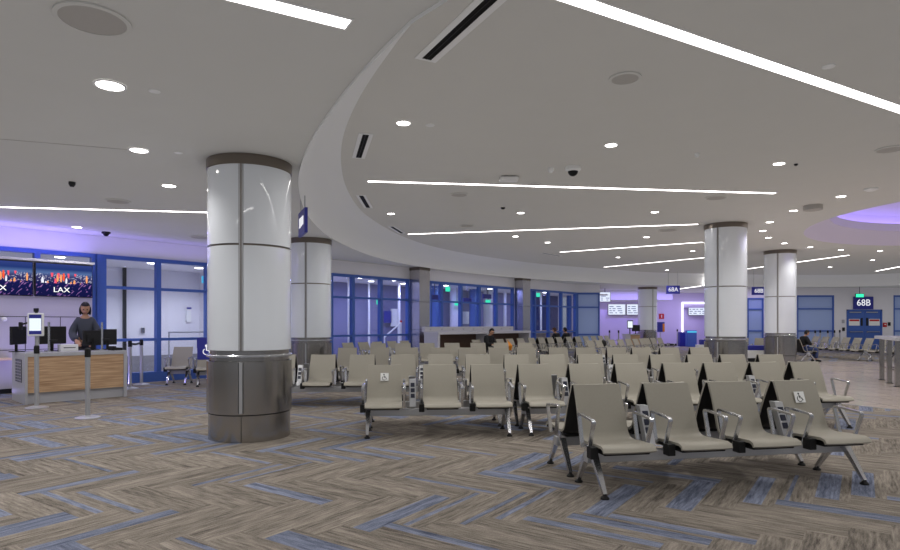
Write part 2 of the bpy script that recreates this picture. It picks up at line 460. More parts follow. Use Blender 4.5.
# ------------------------------------------------------------------ walls
W0 = Vector((-9.55, 12.75)); WU = Vector((.653, .757)).normalized(); WN = Vector((WU.y, -WU.x))  # room side normal
WM = Matrix(((WU.x, -WN.x, 0, W0.x), (WU.y, -WN.y, 0, W0.y), (0, 0, 1, 0), (0, 0, 0, 1)))  # local (s, t outwards, z)
def sw(px, t=0): return on_line(px, (W0.x-WN.x*t, W0.y-WN.y*t), WU)
S_END = sw(577)
struct(MB(WM).box(-6, S_END, 0, .25, HEAD, H1).obj('wall_left', M_wall))
# corridor behind the glazing
struct(MB(WM).box(-6, sw(333, 3.2), 3.2, 3.3, 0, HEAD).box(sw(124, 3.2)-.04, sw(124, 3.2)+.04, 3.12, 3.2, 0, HEAD, mi=1).box(-6, sw(333, 3.2), 3.17, 3.2, 0, .5, mi=2).obj('wall_corridor', [M_corr, M_dark, M_corrb]))
struct(MB(WM).box(sw(333, 3.2), S_END+4, 3.2, 3.3, 0, HEAD).obj('wall_vestibule', M_purp))
struct(MB(WM).box(-6, S_END+4, .2, 3.3, HEAD, HEAD+.06).obj('ceiling_corridor', M_corr))
struct(MB(WM).box(-6, S_END+4, .12, 3.2, .002, .02).obj('floor_corridor', M_corrf))
struct(MB(WM).box(sw(201, 3.1), sw(201, 3.1)+.1, .3, 3.2, .02, HEAD).obj('wall_corridor_end', M_corr))
struct(MB(WM).box(-6.1, -6, -.1, 3.2, 0, H1).obj('wall_side', M_wall))

def window(n, s0, s1, mull, M=WM, sill=.25, pane=M_glass, heavy=(), rails=(1.06, 2.33), head=HEAD):
    """one glazed bay: frame mesh and one pane per light"""
    root = thing_struct('window_%d' % n)
    f = MB(M)
    f.box(s0, s1, -.03, .12, head-.09, head); f.box(s0, s1, -.06, .14, 0 if sill > 0 else 0, max(sill, .08))
    for r in rails: f.box(s0, s1, -.025, .1, r-.035, r+.035)
    xs = [s0]+list(mull)+[s1]
    for i, x in enumerate(xs):
        w = .16 if i in heavy else .055
        a, b = (x, x+w*1.2) if i == 0 else ((x-w*1.2, x) if i == len(xs)-1 else (x-w, x+w))
        f.box(a, b, -.035, .12, 0, head)
    f.obj('window_frame', M_blue, root)
    zs = [sill]+list(rails)+[head-.09]
    for a, b in zip(xs, xs[1:]):
        for z0, z1 in zip(zs, zs[1:]):
            MB(M).box(a, b, .04, .055, z0, z1).obj('pane', pane, root)
    return root
def thing_struct(name):
    o = bpy.data.objects.new(name, None); COL.objects.link(o); o['kind'] = 'structure'; return o
window(1, -4, sw(103), [sw(-40), sw(37), sw(94)], heavy=(4,))
window(2, sw(103), sw(208), [sw(158.5)])
window(3, sw(208)+.02, sw(331), [sw(250), sw(292)])
window(4, sw(331), sw(409), [sw(353), sw(381)])
window(5, sw(430), sw(513.5), [sw(441.7), sw(461.2), sw(479.5), sw(496.5)])
window(6, sw(531), S_END, [sw(535), sw(549), sw(561.5)], heavy=(4,))
# square steel pillars along the glazing
def square_pillar(px, L, p, label):
    s = sw(px, -p); c = W0+WU*s+WN*p
    t = thing('square_pillar', label, 'pillar', (c.x, c.y, 0), math.atan2(WU.y, WU.x))
    MB().box(0, L, 0, p, .12, 3.42, bev=.006).obj('shaft', M_steelv, t)
    MB().box(-.012, L+.012, -.012, p, 3.42, H1-.004).obj('cap_band', M_bronze, t)
    MB().box(-.012, L+.012, -.012, p, 0, .12).obj('plinth', M_bronze, t)
    for z in (1.25, 2.25): MB().box(-.002, L+.002, -.002, p, z, z+.012).obj('joint', M_dark, t)
square_pillar(419.5, .55, .5, 'square brushed steel pillar between the two banks of blue windows, left of the white counter')
square_pillar(523, .6, .45, 'square brushed steel pillar at the far end of the white counter')

# return panel with the frosted light, then the recess of the far gate
RP = Vector((W0.x+WU.x*S_END, W0.y+WU.y*S_END)); YR = RP.y
XR = (600-450)/600*YR
RM = T((RP.x, YR, 0))
struct(MB().box(RP.x, XR, YR, YR+.25, HEAD, H1).obj('wall_return', M_wall))
window(7, 0, XR-RP.x-.02, [], M=RM, pane=M_frost, rails=(.9, 2.33), heavy=())
struct(MB().box(XR-.1, XR, YR+.25, 40, 0, H1).box(XR-.25, XR+.01, YR+.1, YR+.25, 0, H1).obj('wall_recess', M_lav))
YB = 40
xb = lambda px, Y=YB: (px-450)/600*Y
struct(MB().box(XR, xb(683), YB, YB+.2, 0, H1).box(xb(683), xb(716), YB, YB+.2, 2.55, H1).obj('wall_back', M_lav))
struct(MB().box(xb(683)-.2, xb(716)+.2, YB+1.6, YB+1.7, 0, 2.7).box(xb(683)-.2, xb(716)+.2, YB+.2, YB+1.6, 2.56, 2.7).box(xb(683)-.2, xb(683), YB+.2, YB+1.6, 0, 2.56)  .box(xb(716), xb(716)+.2, YB+.2, YB+1.6, 0, 2.56).obj('wall_alcove', M_lav))
struct(MB().box(xb(657), xb(683), YB-.02, YB, 0, .14).obj('baseboard_back', M_dark))
struct(MB().box(XR, xb(640), 37.8, 37.95, 0, 2.35).obj('wall_gate', M_lav))
struct(MB().box(XR, xb(657), 37.2, YB, 2.95, H1).obj('soffit_gate', M_wall))
# right hand walls
YW = 34.5; YD = 34.5; xd = lambda px: (px-450)/600*YD
xw = lambda px: (px-450)/600*YW
struct(MB().box(xw(730), xw(747), YW, YW+.2, 0, H1).box(xw(747), xw(764), YW, YW+.2, 2.95, H1).box(xw(764), xw(797), YW, YW+.2, 0, H1).box(xw(797), xw(834), YW, YW+.2, HEAD, H1)
       .prism([(xw(730), YW), (xw(730)+.2, YW+.05), (xb(709)+.2, YB), (xb(709), YB)], 0, H1).obj('wall_right', M_wall))
def frame_at(px0, px1, n, mull, rails, pane, head, Y=YW):
    x0, x1 = (px0-450)/600*Y, (px1-450)/600*Y
    window(n, 0, x1-x0, [m*(x1-x0) for m in mull], M=T((x0, Y+.02, 0)), pane=pane, rails=rails, head=head)
frame_at(747.5, 763.5, 8, [], (1.05, 2.3), M_frost, 2.95)
frame_at(797, 834, 9, [], (1.05, 2.32), M_frost, HEAD)
xd = lambda px: (px-450)/600*YD
struct(MB().box(xd(834), xd(846.5), YD, YD+.2, 0, H1).box(xd(846.5), xd(882), YD, YD+.2, 2.28, H1).box(xd(882), xd(893.5), YD, YD+.2, 0, H1).box(xd(893.5), xd(960), YD, YD+.2, HEAD, H1).obj('wall_door', M_wall))
frame_at(893.5, 945, 10, [.5], (1.05, 2.32), M_frost, HEAD, YD)
# double blue door
D = thing_struct('door_1')
dx0, dx1 = xd(846.5), xd(882)
MB().box(dx0, dx0+.07, YD-.03, YD+.1, 0, 2.28).box(dx1-.07, dx1, YD-.03, YD+.1, 0, 2.28).box(dx0, dx1, YD-.03, YD+.1, 2.2, 2.28).obj('door_frame', M_blue, D)
mid = (dx0+dx1)/2
for k, (a, b) in enumerate(((dx0+.07, mid-.005), (mid+.005, dx1-.07))):
    MB().box(a, b, YD, YD+.06, .01, 2.2).obj('door_leaf', M_blue, D)
    MB().tube([(a+.12, YD-.06, 1.0), (b-.12, YD-.06, 1.0)], .025).box(a+.1, a+.16, YD-.06, YD, .97, 1.03).box(b-.16, b-.1, YD-.06, YD, .97, 1.03).obj('panic_bar', M_alu, D)
    w = .62; c = (a+b)/2+(-.1 if k == 0 else .1)
    MB().box(c-w/2, c+w/2, YD-.008, YD, 1.36, 1.74).obj('door_notice', M_sticker, D)
    MB().box(c-w/2+.03, c+w/2-.03, YD-.012, YD-.008, 1.61, 1.71).obj('notice_band', M_red, D)
    MB().box(mid-.2 if k == 0 else mid+.1, mid-.1 if k == 0 else mid+.22, YD-.02, YD, 1.35, 1.8).obj('vision_slot', M_dark, D)
    MB().box(a+.1, a+.75, YD-.04, YD, 2.1, 2.15).obj('door_closer', M_beam, D)
t = thing('fire_alarm', 'small red fire alarm box on white wall beside blue double door', 'alarm', (xd(884.5), YD, 1.4))
MB().box(-.1, .1, -.06, 0, -.12, .12, bev=.01).obj('alarm_body', M_red, t); MB().box(-.05, .05, -.07, -.06, .0, .05).obj('alarm_plate', M_white, t)
for px, z, l in ((843, 1.6, 'small grey card reader panel on wall left of blue double door'), (843.3, 1.15, 'small dark button box low on wall left of blue double door'), (889, 1.45, 'small black card reader right of the red fire alarm box')):
    tag(MB(T((xd(px), YD, z))).box(-.07, .07, -.04, 0, -.1, .1, bev=.008).obj('card_reader', M_grey if 'grey' in l else M_dark), l, 'card reader')

# ------------------------------------------------------------------ round columns
def column(px, d, R, seam_px, top, label, seams=3):
    x = (px-450)/600*d
    t = thing('round_column', label, 'column', (x, d, 0))
    view = math.atan2(-d, -x)
    a0 = view + math.asin(max(-.95, min(.95, (seam_px-px)/(R*600/d))))
    R1 = R*1.005
    MB().lathe([(R1-.014, 0), (R1-.014, .34)], 64).obj('base_drum', M_steel, t)
    MB().lathe([(R1-.012, .325), (R1-.008, .336)], 64, cap=False).obj('drum_groove', M_dark, t)
    MB().lathe([(R1-.02, .336), (R1+.006, .342), (R1+.006, .985), (R1-.02, .99)], 64, cap=False).obj('steel_drum', M_steel, t)
    MB().lathe([(R-.03, .985), (R-.03, 1.05), (R-.005, 1.055), (R-.03, 1.06), (R-.03, 1.125)], 64, cap=False).obj('shadow_gap', M_steel, t)
    MB().lathe([(R+.004, 1.035), (R+.014, 1.045), (R+.014, 1.06), (R+.004, 1.07), (R-.03, 1.07)], 64, cap=False).obj('bright_ring', M_alu, t)
    zt = top-.13
    g = .028/R
    for z0, z1 in ((1.125, 2.41), (2.435, zt)):
        for k in range(seams):
            a = a0+2*PI*k/seams+g; b = a0+2*PI*(k+1)/seams-g
            MB().lathe([(R-.02, z0), (R, z0), (R, z1), (R-.02, z1)], 40, a0=a, a1=b, cap=False).obj('glass_panel', M_pgl, t)
    MB().lathe([(R-.02, 1.12), (R-.02, zt)], 64, cap=False).obj('joint_ring', M_bronze, t)
    for k in range(seams):
        a = a0+2*PI*k/seams
        M = RZ(a)
        MB(M).box(R-.022, R+.001, -.024, .024, 1.125, zt).box(R-.022, R+.006, -.006, .006, 1.125, zt, mi=1).obj('seam_strip', [M_beam, M_bronze], t)
        MB(M).box(R-.02, R+.010, -.03, .03, .36, .98, mi=1).box(R-.02, R+.016, -.02, .02, .36, .98).obj('drum_seam', [M_beam, M_dark], t)
        MB(M).box(R-.04, R-.0075, -.003, .003, .0, .335).obj('base_joint', M_dark, t)
    MB().lathe([(R+.004, zt), (R+.012, zt+.01), (R+.012, top-.004)], 64).obj('cap_band', M_bronze, t)
    return t
RC = .518
column(250, 7.8, RC, 242, H1, 'large white panelled round column with steel base nearest the viewer')
column(310, 14.84, RC, 306, H1, 'white panelled round column just behind the nearest column, beside the blue windows')
column(725.5, 15.9, RC, 718.6, H2, 'white panelled round column with steel base behind the front seat rows at right')
column(780, 21.6, RC, 778, H2, 'white panelled round column beside the seated man and the tiled floor')
column(647.5, 34, RC, 652.5, H1, 'small distant white panelled round column near the far gate desk')

# ------------------------------------------------------------------ ceiling fittings
def strip(ax, ay, bx, by, z, w, label, mat=None):
    A, B = Vector((ax, ay)), Vector((bx, by)); d = B-A; L = d.length
    t = thing('linear_light', label, 'ceiling light', (A.x, A.y, z), math.atan2(d.y, d.x), 'recessed linear ceiling lights')
    MB().box(0, L, -w/2, w/2, -.006, -.001).obj('diffuser', mat or E_strip, t)
    MB().box(-.015, L+.015, -w/2-.015, -w/2, -.008, 0).box(-.015, L+.015, w/2, w/2+.015, -.008, 0).box(-.015, 0, -w/2, w/2, -.008, 0).box(L, L+.015, -w/2, w/2, -.008, 0).obj('frame', M_white, t)
def strip_px(f, a, b, z, label, w=.105): A, B = f(*a), f(*b); strip(A.x, A.y, B.x, B.y, z, w, label)
A = Vector((-.707, 4.156)); u = Vector((.613, .337)).normalized()
strip(A.x-u.x*4.5, A.y-u.y*4.5, A.x, A.y, H1, .138, 'white light strip in the low ceiling left of the curved fascia')
B0 = Vector((1.113, 4.913)); u = Vector((.875, .484))
strip(B0.x-u.x*.6, B0.y-u.y*.6, B0.x+u.x*7.5, B0.y+u.y*7.5, H2, .138, 'widest white light strip, crossing the raised ceiling at upper right')
strip_px(high, (368, 181), (775, 193), H2, 'long white light strip crossing above all the seat rows')
strip_px(high, (408, 234), (698, 224), H2, 'second long light strip behind the one above the seat rows')
strip_px(high, (560, 252), (703, 242), H2, 'third light strip, ending behind the white column at right')
strip_px(high, (604, 267), (705, 257.5), H2, 'most distant light strip, starting at the curved fascia')
strip_px(high, (735, 270.5), (849, 255), H2, 'light strip passing behind the column beside the seated man')
strip_px(high, (876, 271), (945, 258), H2, 'short light strip at right edge above the blue double door')
a = low(-60, 205.2); b = low(230, 212.6)
strip(a.x, a.y, b.x, b.y, H1, .1, 'light strip in the purple washed ceiling above the check-in desk')
a = low(678, 289.0); b = low(722, 283)
strip(a.x, a.y, b.x, b.y, H1, .13, 'light strip in the purple ceiling beside the hanging 68A sign')

def lampspot(x, y, z, power, size=2.4, col=(1, .975, .945)):
    l = bpy.data.lights.new('spot_beam', 'SPOT'); l.energy = power; l.spot_size = size; l.spot_blend = .6; l.shadow_soft_size = .09; l.color = col
    o = bpy.data.objects.new('spot_beam', l); COL.objects.link(o); o.location = (x, y, z-.03); return o
ME_DL_RING = MB().lathe([(.085, -.001), (.085, -.008), (.1, -.008), (.1, -.001)], 28, cap=False).mesh('trim_ring', M_white)
ME_DL_LENS = MB().lathe([(.085, -.001), (.085, -.005)], 28).mesh('lens', E_down)
DPOW = 72
def downlight(p, label, sc=1.0, power=None):
    t = thing('downlight', label, 'ceiling light', p, 0, 'round recessed downlights'); t.scale = (sc,)*3
    inst('trim_ring', ME_DL_RING, t); inst('lens', ME_DL_LENS, t)
    lampspot(p.x, p.y, p.z, DPOW if power is None else power)
for (px, py), l, sc in (((110, 85), 'largest round downlight, in the low ceiling below the big round speaker', 1.3),
                    ((139, 150), 'round downlight second from the big speaker in the low ceiling', 1.15),
                    ((169, 185.6), 'round downlight just above the purple light strip beside the nearest column', 1.1),
                    ((77, 227), 'round downlight beyond the purple light strip over the check-in screens', 1.1)):
    downlight(low(px, py), l, sc, 28 if px == 77 else None)
for (px, py), l in (((403.4, 123), 'round downlight beside the short slot vent on the raised ceiling near the fascia'),
                    ((391, 213.6), 'round downlight between the slot vents close to the fascia, over the windows'),
                    ((611, 145), 'round downlight right of the ceiling camera dome on the raised ceiling'),
                    ((779, 163.6), 'round downlight below the widest light strip at right'),
                    ((520.6, 212.8), 'round downlight in the middle of the ceiling between the two long light strips'),
                    ((654.8, 212), 'round downlight left of the white column between the two long light strips'),
                    ((515.5, 236.3), 'faint round downlight just below the left half of the second long strip'),
                    ((547.6, 242.4), 'round downlight left of the start of the third light strip'),
                    ((646.4, 237), 'round downlight above the third light strip'),
                    ((618, 257.3), 'round downlight between the third and the most distant light strip'),
                    ((692.7, 251), 'round downlight near the right end of the most distant light strip'),
                    ((667, 270), 'tiny round downlight below the most distant light strip over the 68A sign'),
                    ((769.6, 222), 'round downlight above and between the two right hand columns, uppermost of three'),
                    ((762.8, 230.8), 'round downlight above the two right hand columns, middle of three'),
                    ((768.4, 237.6), 'round downlight directly above the column beside the seated man'),
                    ((793.6, 210.6), 'round downlight left of the round ceiling speaker near the purple dome'),
                    ((841, 196.4), 'round downlight right of the round ceiling speaker, at the dome edge'),
                    ((784.4, 243.2), 'round downlight touching the top of the column beside the seated man'),
                    ((810.4, 247), 'round downlight below the left edge of the purple dome'),
                    ((841, 249.8), 'round downlight centred below the purple dome rim'),
                    ((880, 250.8), 'round downlight below the purple dome rim at right edge'),
                    ((872.4, 260), 'faint round downlight above the short light strip at right edge'),
                    ((830, 267), 'tiny round downlight below the strip over the blue frosted window')):
    downlight(high(px, py), l)
# added spots with no fittings, unseen, to light the viewer's end of the hall
for x, y, z in ((-3.2, 2.6, H1), (-6, 4, H1), (-1.2, .5, H1), (2.2, 1.2, H1), (5.6, 3.6, H2), (8, 6.5, H2), (9.5, 2.5, H2), (3.4, 7.4, H2), (-8, 7.5, H1), (-9.5, 10, H1), (-1, -2.5, H1), (4, -2.5, H1), (1.0, 9.0, H2), (8.3, 10.5, H2), (12, 7, H2), (-5.5, 9.2, H1), (-5.2, 13.0, H1)):
    lampspot(x, y, z, 30 if y > 12 else 85)

def speaker(p, r, label, drop=.0):
    t = thing('ceiling_speaker', label, 'speaker', p, 0, 'round ceiling speakers')
    MB().lathe([(r, -.001), (r, -.012-drop), (r-.03, -.016-drop), (r-.03, -.01-drop)], 40, cap=False).obj('rim', M_ceil if drop == 0 else M_spk, t)
    MB().lathe([(r-.03, -.001), (r-.03, -.012-drop), (.02, -.014-drop)], 40).obj('grille', M_spk, t)
for f, px, py, r, l in ((low, 93, 19, .235, 'big round grey speaker grille in the low ceiling at top left'),
                        (low, 118, 201, .2, 'round speaker grille above the purple light strip'),
                        (low, 201, 237, .26, 'round dark speaker grille in purple ceiling left of the nearest column'),
                        (high, 625, 78, .17, 'round speaker grille under the widest light strip'),
                        (high, 890, 149, .2, 'round speaker grille cut by right edge of the picture'),
                        (high, 459, 194.5, .19, 'round speaker grille below the left part of the long light strip'),
                        (high, 716, 197.5, .22, 'round speaker grille below the right end of the long light strip'),
                        (high, 467, 225.5, .2, 'small dark speaker grille above the second long strip'),
                        (high, 668, 230, .26, 'small dark speaker grille left of the white column top'),
                        (high, 536, 184, .1, 'tiny round grille touching the long light strip')):
    speaker(f(px, py), r, l)
speaker(high(813, 205.5), .19, 'protruding round brown speaker near the purple dome', .09)
def sensor(p, r, h, label, mat=None):
    o = MB(T(p)).lathe([(r, 0), (r, -h*.5), (r*.55, -h)], 20).obj('ceiling_sensor', mat or M_white)
    tag(o, label, 'sensor', 'small ceiling sensors')
for f, px, py, r, h, l in ((low, 154.5, 91, .05, .01, 'small flat disc sensor beside the largest downlight'),
                           (low, 178.5, 152.5, .05, .012, 'small flat disc sensor beside the second downlight of the low ceiling'),
                           (low, 72, 182, .045, .07, 'small dark sprinkler head above the purple strip'),
                           (high, 430, 125, .06, .012, 'small disc sensor right of the downlight near the fascia vent'),
                           (high, 828.5, 66, .06, .02, 'white disc sensor above the widest strip at right'),
                           (high, 697, 153.5, .035, .06, 'tiny sprinkler head between the camera dome and right downlight'),
                           (high, 551, 168, .05, .08, 'small pale cone detector left of the ceiling camera dome'),
                           (high, 503, 207.5, .05, .04, 'tiny dark sprinkler left of the middle downlight'),
                           (high, 796, 164, .03, .03, 'tiny dark dot sensor right of the right downlight'),
                           (high, 871, 188.5, .12, .05, 'pale square detector above the purple dome')):
    sensor(f(px, py), r, h, l, M_dark if 'dark' in l else None)
t = thing('dome_camera', 'white ceiling dome camera with black lens above the long strip', 'camera', high(573, 167))
MB().lathe([(.13, 0), (.13, -.05), (.1, -.075)], 28).obj('housing', M_white, t); MB().ball((0, 0, -.07), .085, 20, 12).obj('lens_dome', M_black, t)
t = thing('dome_camera', 'small black dome camera on the low ceiling beyond the nearest downlights', 'camera', low(106, 232))
MB().lathe([(.09, 0), (.09, -.04)], 20).obj('housing', M_dark, t); MB().ball((0, 0, -.04), .06, 14, 8).obj('lens_dome', M_black, t)
t = thing('access_point', 'white rounded box mounted on ceiling by the long light strip', 'access point', high(509, 177))
MB().box(-.17, .17, -.14, .14, -.07, -.012, bev=.03).obj('box_body', M_white, t); MB().box(-.1, .1, -.08, .08, -.013, 0).obj('mount', M_dark, t)
def vent(a, b, w, label):
    d = b-a; L = d.length
    t = thing('slot_vent', label, 'air vent', (a.x, a.y, a.z), math.atan2(d.y, d.x), 'slot air vents along the fascia')
    MB().box(0, L, -w/2, -w*.22, -.008, -.001).box(0, L, w*.22, w/2, -.008, -.001).box(-.03, 0, -w/2, w/2, -.008, -.001).box(L, L+.03, -w/2, w/2, -.010, -.001).obj('frame', M_fascia, t)
    MB().box(0, L, -w*.22, w*.22, -.004, -.0012).obj('slot', M_slot, t)
    MB().box(0, L, -.004, .004, -.007, -.004).obj('divider', M_dark, t)
vent(Vector((-.235, 5.95, H2)), Vector((.62, 4.3, H2)), .23, 'longest black slot vent in the raised ceiling near its fascia, nearest the viewer')
vent(high(358.5, 157.5), high(366, 134), .2, 'black slot vent beside the fascia, second from the viewer')
vent(high(361, 195.3), high(368.3, 207.5), .2, 'black slot vent beside the fascia, third from the viewer')
vent(high(391.5, 226.5), high(402, 233), .2, 'black slot vent at left end of the second long strip')
vent(high(543, 253), high(560, 256), .2, 'thin distant slot vent left of the third light strip')

# ------------------------------------------------------------------ signs
def sign(loc, rz, w, h, body, label, drop=None, size=None):
    t = thing('hanging_sign', label, 'sign', loc, rz)
    MB().box(-w/2, w/2, -.03, .03, -h/2, h/2, bev=.004).obj('sign_panel', M_signblue, t)
    if body: inst('lettering', text_mesh(body, size or h*.72, M_letter), t, T((0, -.034, 0)) @ UPRIGHT)
    if drop:
        for s in (-1, 1): MB().tube([(s*w*.35, 0, h/2), (s*w*.35, 0, h/2+drop)], .012, 6).obj('rod', M_beam, t)
    return t
Y = 30.0; c = at(673, 289.7, Y); sign(c, 0, 13.4*Y/600, 8.3*Y/600, '68A', 'dark blue hanging sign reading 68A in front of the lavender wall', H2-c.z-4.15*Y/600)
Y = 29.5; c = at(758.5, 291, Y); sign(c, 0, 13.5*Y/600, 8*Y/600, '68B', 'dark blue hanging sign reading 68B, partly behind the column', H2-c.z-4*Y/600)
c = at(863.4, 302.9, YD-.05); sign((c.x, YD-.04, c.z), 0, 19.7*YD/600, 12.5*YD/600, '68B', 'blue wall sign reading 68B above the blue double door')
t = thing('exit_sign', 'green lit exit sign hanging above the blue double door', 'exit sign', at(859.5, 295.6, YD-.8))
MB().box(-.24, .24, -.03, .03, -.11, .11, bev=.005).obj('housing', M_dark, t); MB().box(-.22, .22, -.034, -.03, -.09, .09).obj('lit_face', E_green, t)
MB().tube([(0, 0, .11), (0, 0, H1-at(859.5, 295.6, YD-.8).z)], .015, 6).obj('rod', M_dark, t)
# side-on gate sign beside the nearest column
a = at(299.8, 222, 10.2); b = at(306.2, 226, 9.6)
d = Vector((b.x-a.x, b.y-a.y)); w = .62
ang = math.atan2(a.y-b.y, a.x-b.x)
t = thing('hanging_sign', 'blue hanging sign seen side-on beside the nearest column', 'sign', ((a.x+b.x)/2, (a.y+b.y)/2, 3.12), math.atan2(d.y, d.x))
MB().box(-d.length/2, d.length/2, -.025, .025, -.2, .2, bev=.004).obj('sign_panel', M_signblue, t)
for k, (x0, x1) in enumerate(((-.2, -.08), (-.04, .06), (.1, .2))):
    MB().box(x0, x1, -.03, -.025, -.07+.01*k, .09).obj('white_mark', M_letter, t)
for s in (-.2, .2): MB().tube([(s, 0, .2), (s, 0, H1-3.12)], .012, 6).obj('rod', M_beam, t)

# ------------------------------------------------------------------ beam seating
def seat_mesh():
    prof = [(-.315, .385), (-.30, .412), (-.26, .425), (-.1, .418), (.06, .408), (.13, .414), (.172, .437), (.196, .475), (.235, .60), (.285, .735), (.335, .847), (.352, .884)]
    cols = [0, .042, .113, .235, .357, .428, .47]
    th = .034; bm = MB(); n = len(cols); m = len(prof)
    def pt(i, j, side):
        y, z = prof[i]; p0 = prof[max(i-1, 0)]; p1 = prof[min(i+1, m-1)]
        ty, tz = p1[0]-p0[0], p1[1]-p0[1]; L = math.hypot(ty, tz); ny, nz = tz/L, -ty/L      # points to the back / underside
        x = cols[j]; e = abs(x-.235)/.235
        narrow = 1-.05*max(0, (z-.45)/.46); xx = .235+(x-.235)*narrow
        lift = -.012*e**2.5*(1 if side == 0 else .6)
        k = 0 if side == 0 else th*(1-.45*e**6)
        return (xx, y+ny*(k+lift), z+nz*(k+lift))
    v = [pt(i, j, s) for s in (0, 1) for i in range(m) for j in range(n)]
    F, Bk = [], []
    for i in range(m-1):
        for j in range(n-1):
            F.append((i*n+j, i*n+j+1, (i+1)*n+j+1, (i+1)*n+j)); o = m*n
            Bk.append((o+i*n+j, o+(i+1)*n+j, o+(i+1)*n+j+1, o+i*n+j+1))
    o = m*n; S = []
    for i in range(m-1):
        S.append((i*n, (i+1)*n, o+(i+1)*n, o+i*n)); S.append((i*n+n-1, o+i*n+n-1, o+(i+1)*n+n-1, (i+1)*n+n-1))
    for j in range(n-1):
        S.append((j, o+j, o+j+1, j+1)); S.append(((m-1)*n+j, (m-1)*n+j+1, o+(m-1)*n+j+1, o+(m-1)*n+j))
    vs, _ = bm._add(v, [])
    for fs, mi in ((F, 0), (S, 0), (Bk, 1)):
        for f in fs:
            q = bm.bm.faces.new([vs[k] for k in f]); q.material_index = mi; q.smooth = True
    return bm.mesh('seat_shell', [M_seat, M_seatback], 50)
ME_SEAT = seat_mesh()
def round_corners(p, r=.035, n=4):
    out = [Vector(p[0])]
    for a, b, c in zip(p, p[1:], p[2:]):
        a, b, c = Vector(a), Vector(b), Vector(c)
        s, e = b+(a-b).normalized()*r, b+(c-b).normalized()*r
        for k in range(n+1):
            t = k/n; out.append(s*(1-t)**2+b*2*t*(1-t)+e*t*t)
    out.append(Vector(p[-1])); return out
ME_ARM = MB().strap(round_corners([(0, -.09, .36), (0, -.195, .632), (0, .13, .658), (0, .05, .37)]), .034, .017).mesh('armrest', M_alu, 30)
ME_PAN = MB().box(.03, .44, -.27, .13, .352, .384, bev=.008).mesh('seat_shade_pan', M_black)  # black pan added to deepen the shade under each seat
ME_BRK = MB().box(-.035, .035, -.21, -.12, .315, .415, bev=.006).mesh('arm_bracket', M_black)
ME_LEG = (MB().box(-.035, .035, -.075, .075, .29, .40, bev=.01)
          .strap([(0, -.02, .335), (0, -.07, .30), (0, -.16, .19), (0, -.275, .035)], [.065, .06, .048, .034], [.06, .052, .04, .03])
          .strap([(0, .02, .335), (0, .07, .30), (0, .16, .19), (0, .275, .035)], [.065, .06, .048, .034], [.06, .052, .04, .03]).mesh('leg', M_alu, 30))
ME_FOOT = MB().lathe([(.036, 0), (.036, .012), (.018, .03), (.014, .045)], 14).mesh('foot', M_black)
def tower():
    b = MB()
    p = [(-.03, .36), (.045, .36), (.19, .71), (.115, .71)]
    v = [(x, y, z) for x in (-.042, .042) for y, z in p]
    b._add(v, [(0, 1, 2, 3), (7, 6, 5, 4), (0, 4, 5, 1), (1, 5, 6, 2), (2, 6, 7, 3), (3, 7, 4, 0)]); return b.mesh('power_tower', M_beam)
ME_POW = tower()
dirv = Vector((0, .145, .35)).normalized()
ME_SOCK = []
for k in (.15, .225, .3):
    c = Vector((0, -.03, .36))+dirv*k
    ME_SOCK.append(MB(Matrix.Translation(c) @ Matrix.Rotation(-math.atan2(.145, .35), 4, 'X')).box(-.027, .027, -.007, .004, -.028, .028, bev=.003).mesh('socket', M_sock))
# access symbol sticker
def sticker():
    b = MB()
    b.box(-.055, .055, -.002, 0, -.055, .055, mi=0)
    b.ball((-.008, -.003, .034), .0095, 10, 6, mi=1, sc=(1, .2, 1))
    b.strap([(-.006, -.003, .022), (-.002, -.003, -.008), (.018, -.003, -.010), (.028, -.003, -.034)], .003, .008, mi=1, wdir=(0, 1, 0))
    b.strap([(-.004, -.003, .008), (.014, -.003, .006)], .003, .006, mi=1, wdir=(0, 1, 0))
    arc = [(-.004+.027*math.cos(a), -.003, -.018+.027*math.sin(a)) for a in [math.radians(120+k*18) for k in range(12)]]
    b.strap(arc, .003, .006, mi=1, wdir=(0, 1, 0)); return b.mesh('access_sticker', [M_sticker, M_black])
ME_STICK = sticker()
BACKTILT = math.atan2(.117, .305)
def bench(A, ang, offs, power, label, group, facing=1, sticker_on=None, cover_on=None, detail=True):
    """A: plan point on the ridge line; offs: left edges of the seats along the line; facing -1 puts it back to back on the far side"""
    u = Vector((math.cos(ang), math.sin(ang))); nrm = Vector((-u.y, u.x))
    S = .47
    if facing == 1:
        o0 = offs[0]; rel = [x-o0 for x in offs]
        org = A+u*o0-nrm*.375; rz = ang
    else:
        e = offs[-1]+S; rel = [e-(x+S) for x in reversed(offs)]
        org = A+u*e+nrm*.375; rz = ang+PI
        power = [len(offs)-2-k for k in power]
    L = rel[-1]+S
    t = thing('beam_seating', label, 'airport seating', (org.x, org.y, 0), rz, group)
    MB().box(-.02, L+.02, -.04, .045, .245, .335, bev=.006).obj('beam', M_beam, t)
    for x in (.03, L-.03):
        l = inst('leg', ME_LEG, t, T((x, 0, 0)))
        for s in (-1, 1): inst('foot', ME_FOOT, l, T((0, s*.275, 0)))
    for i, x in enumerate(rel):
        s = inst('seat_shell', ME_SEAT, t, T((x, 0, 0)))
        if sticker_on == i:
            inst('access_sticker', ME_STICK, s, T((.235, .264, .73)) @ Matrix.Rotation(-.33, 4, 'X'), label='white sticker with black wheelchair symbol')
        if detail: inst('seat_shade_pan', ME_PAN, t, T((x, 0, 0)))
        for ax in (x-.03, x+S+.03): inst('armrest', ME_ARM, t, T((ax, 0, 0)))
        if detail: inst('arm_bracket', ME_BRK, t, T((x-.03, 0, 0)))
    for k in power:
        if 0 <= k < len(rel)-1:
            p = inst('power_tower', ME_POW, t, T(((rel[k]+S+rel[k+1])/2, 0, 0)))
            if detail:
                for q in ME_SOCK: inst('socket', q, p)
    return t
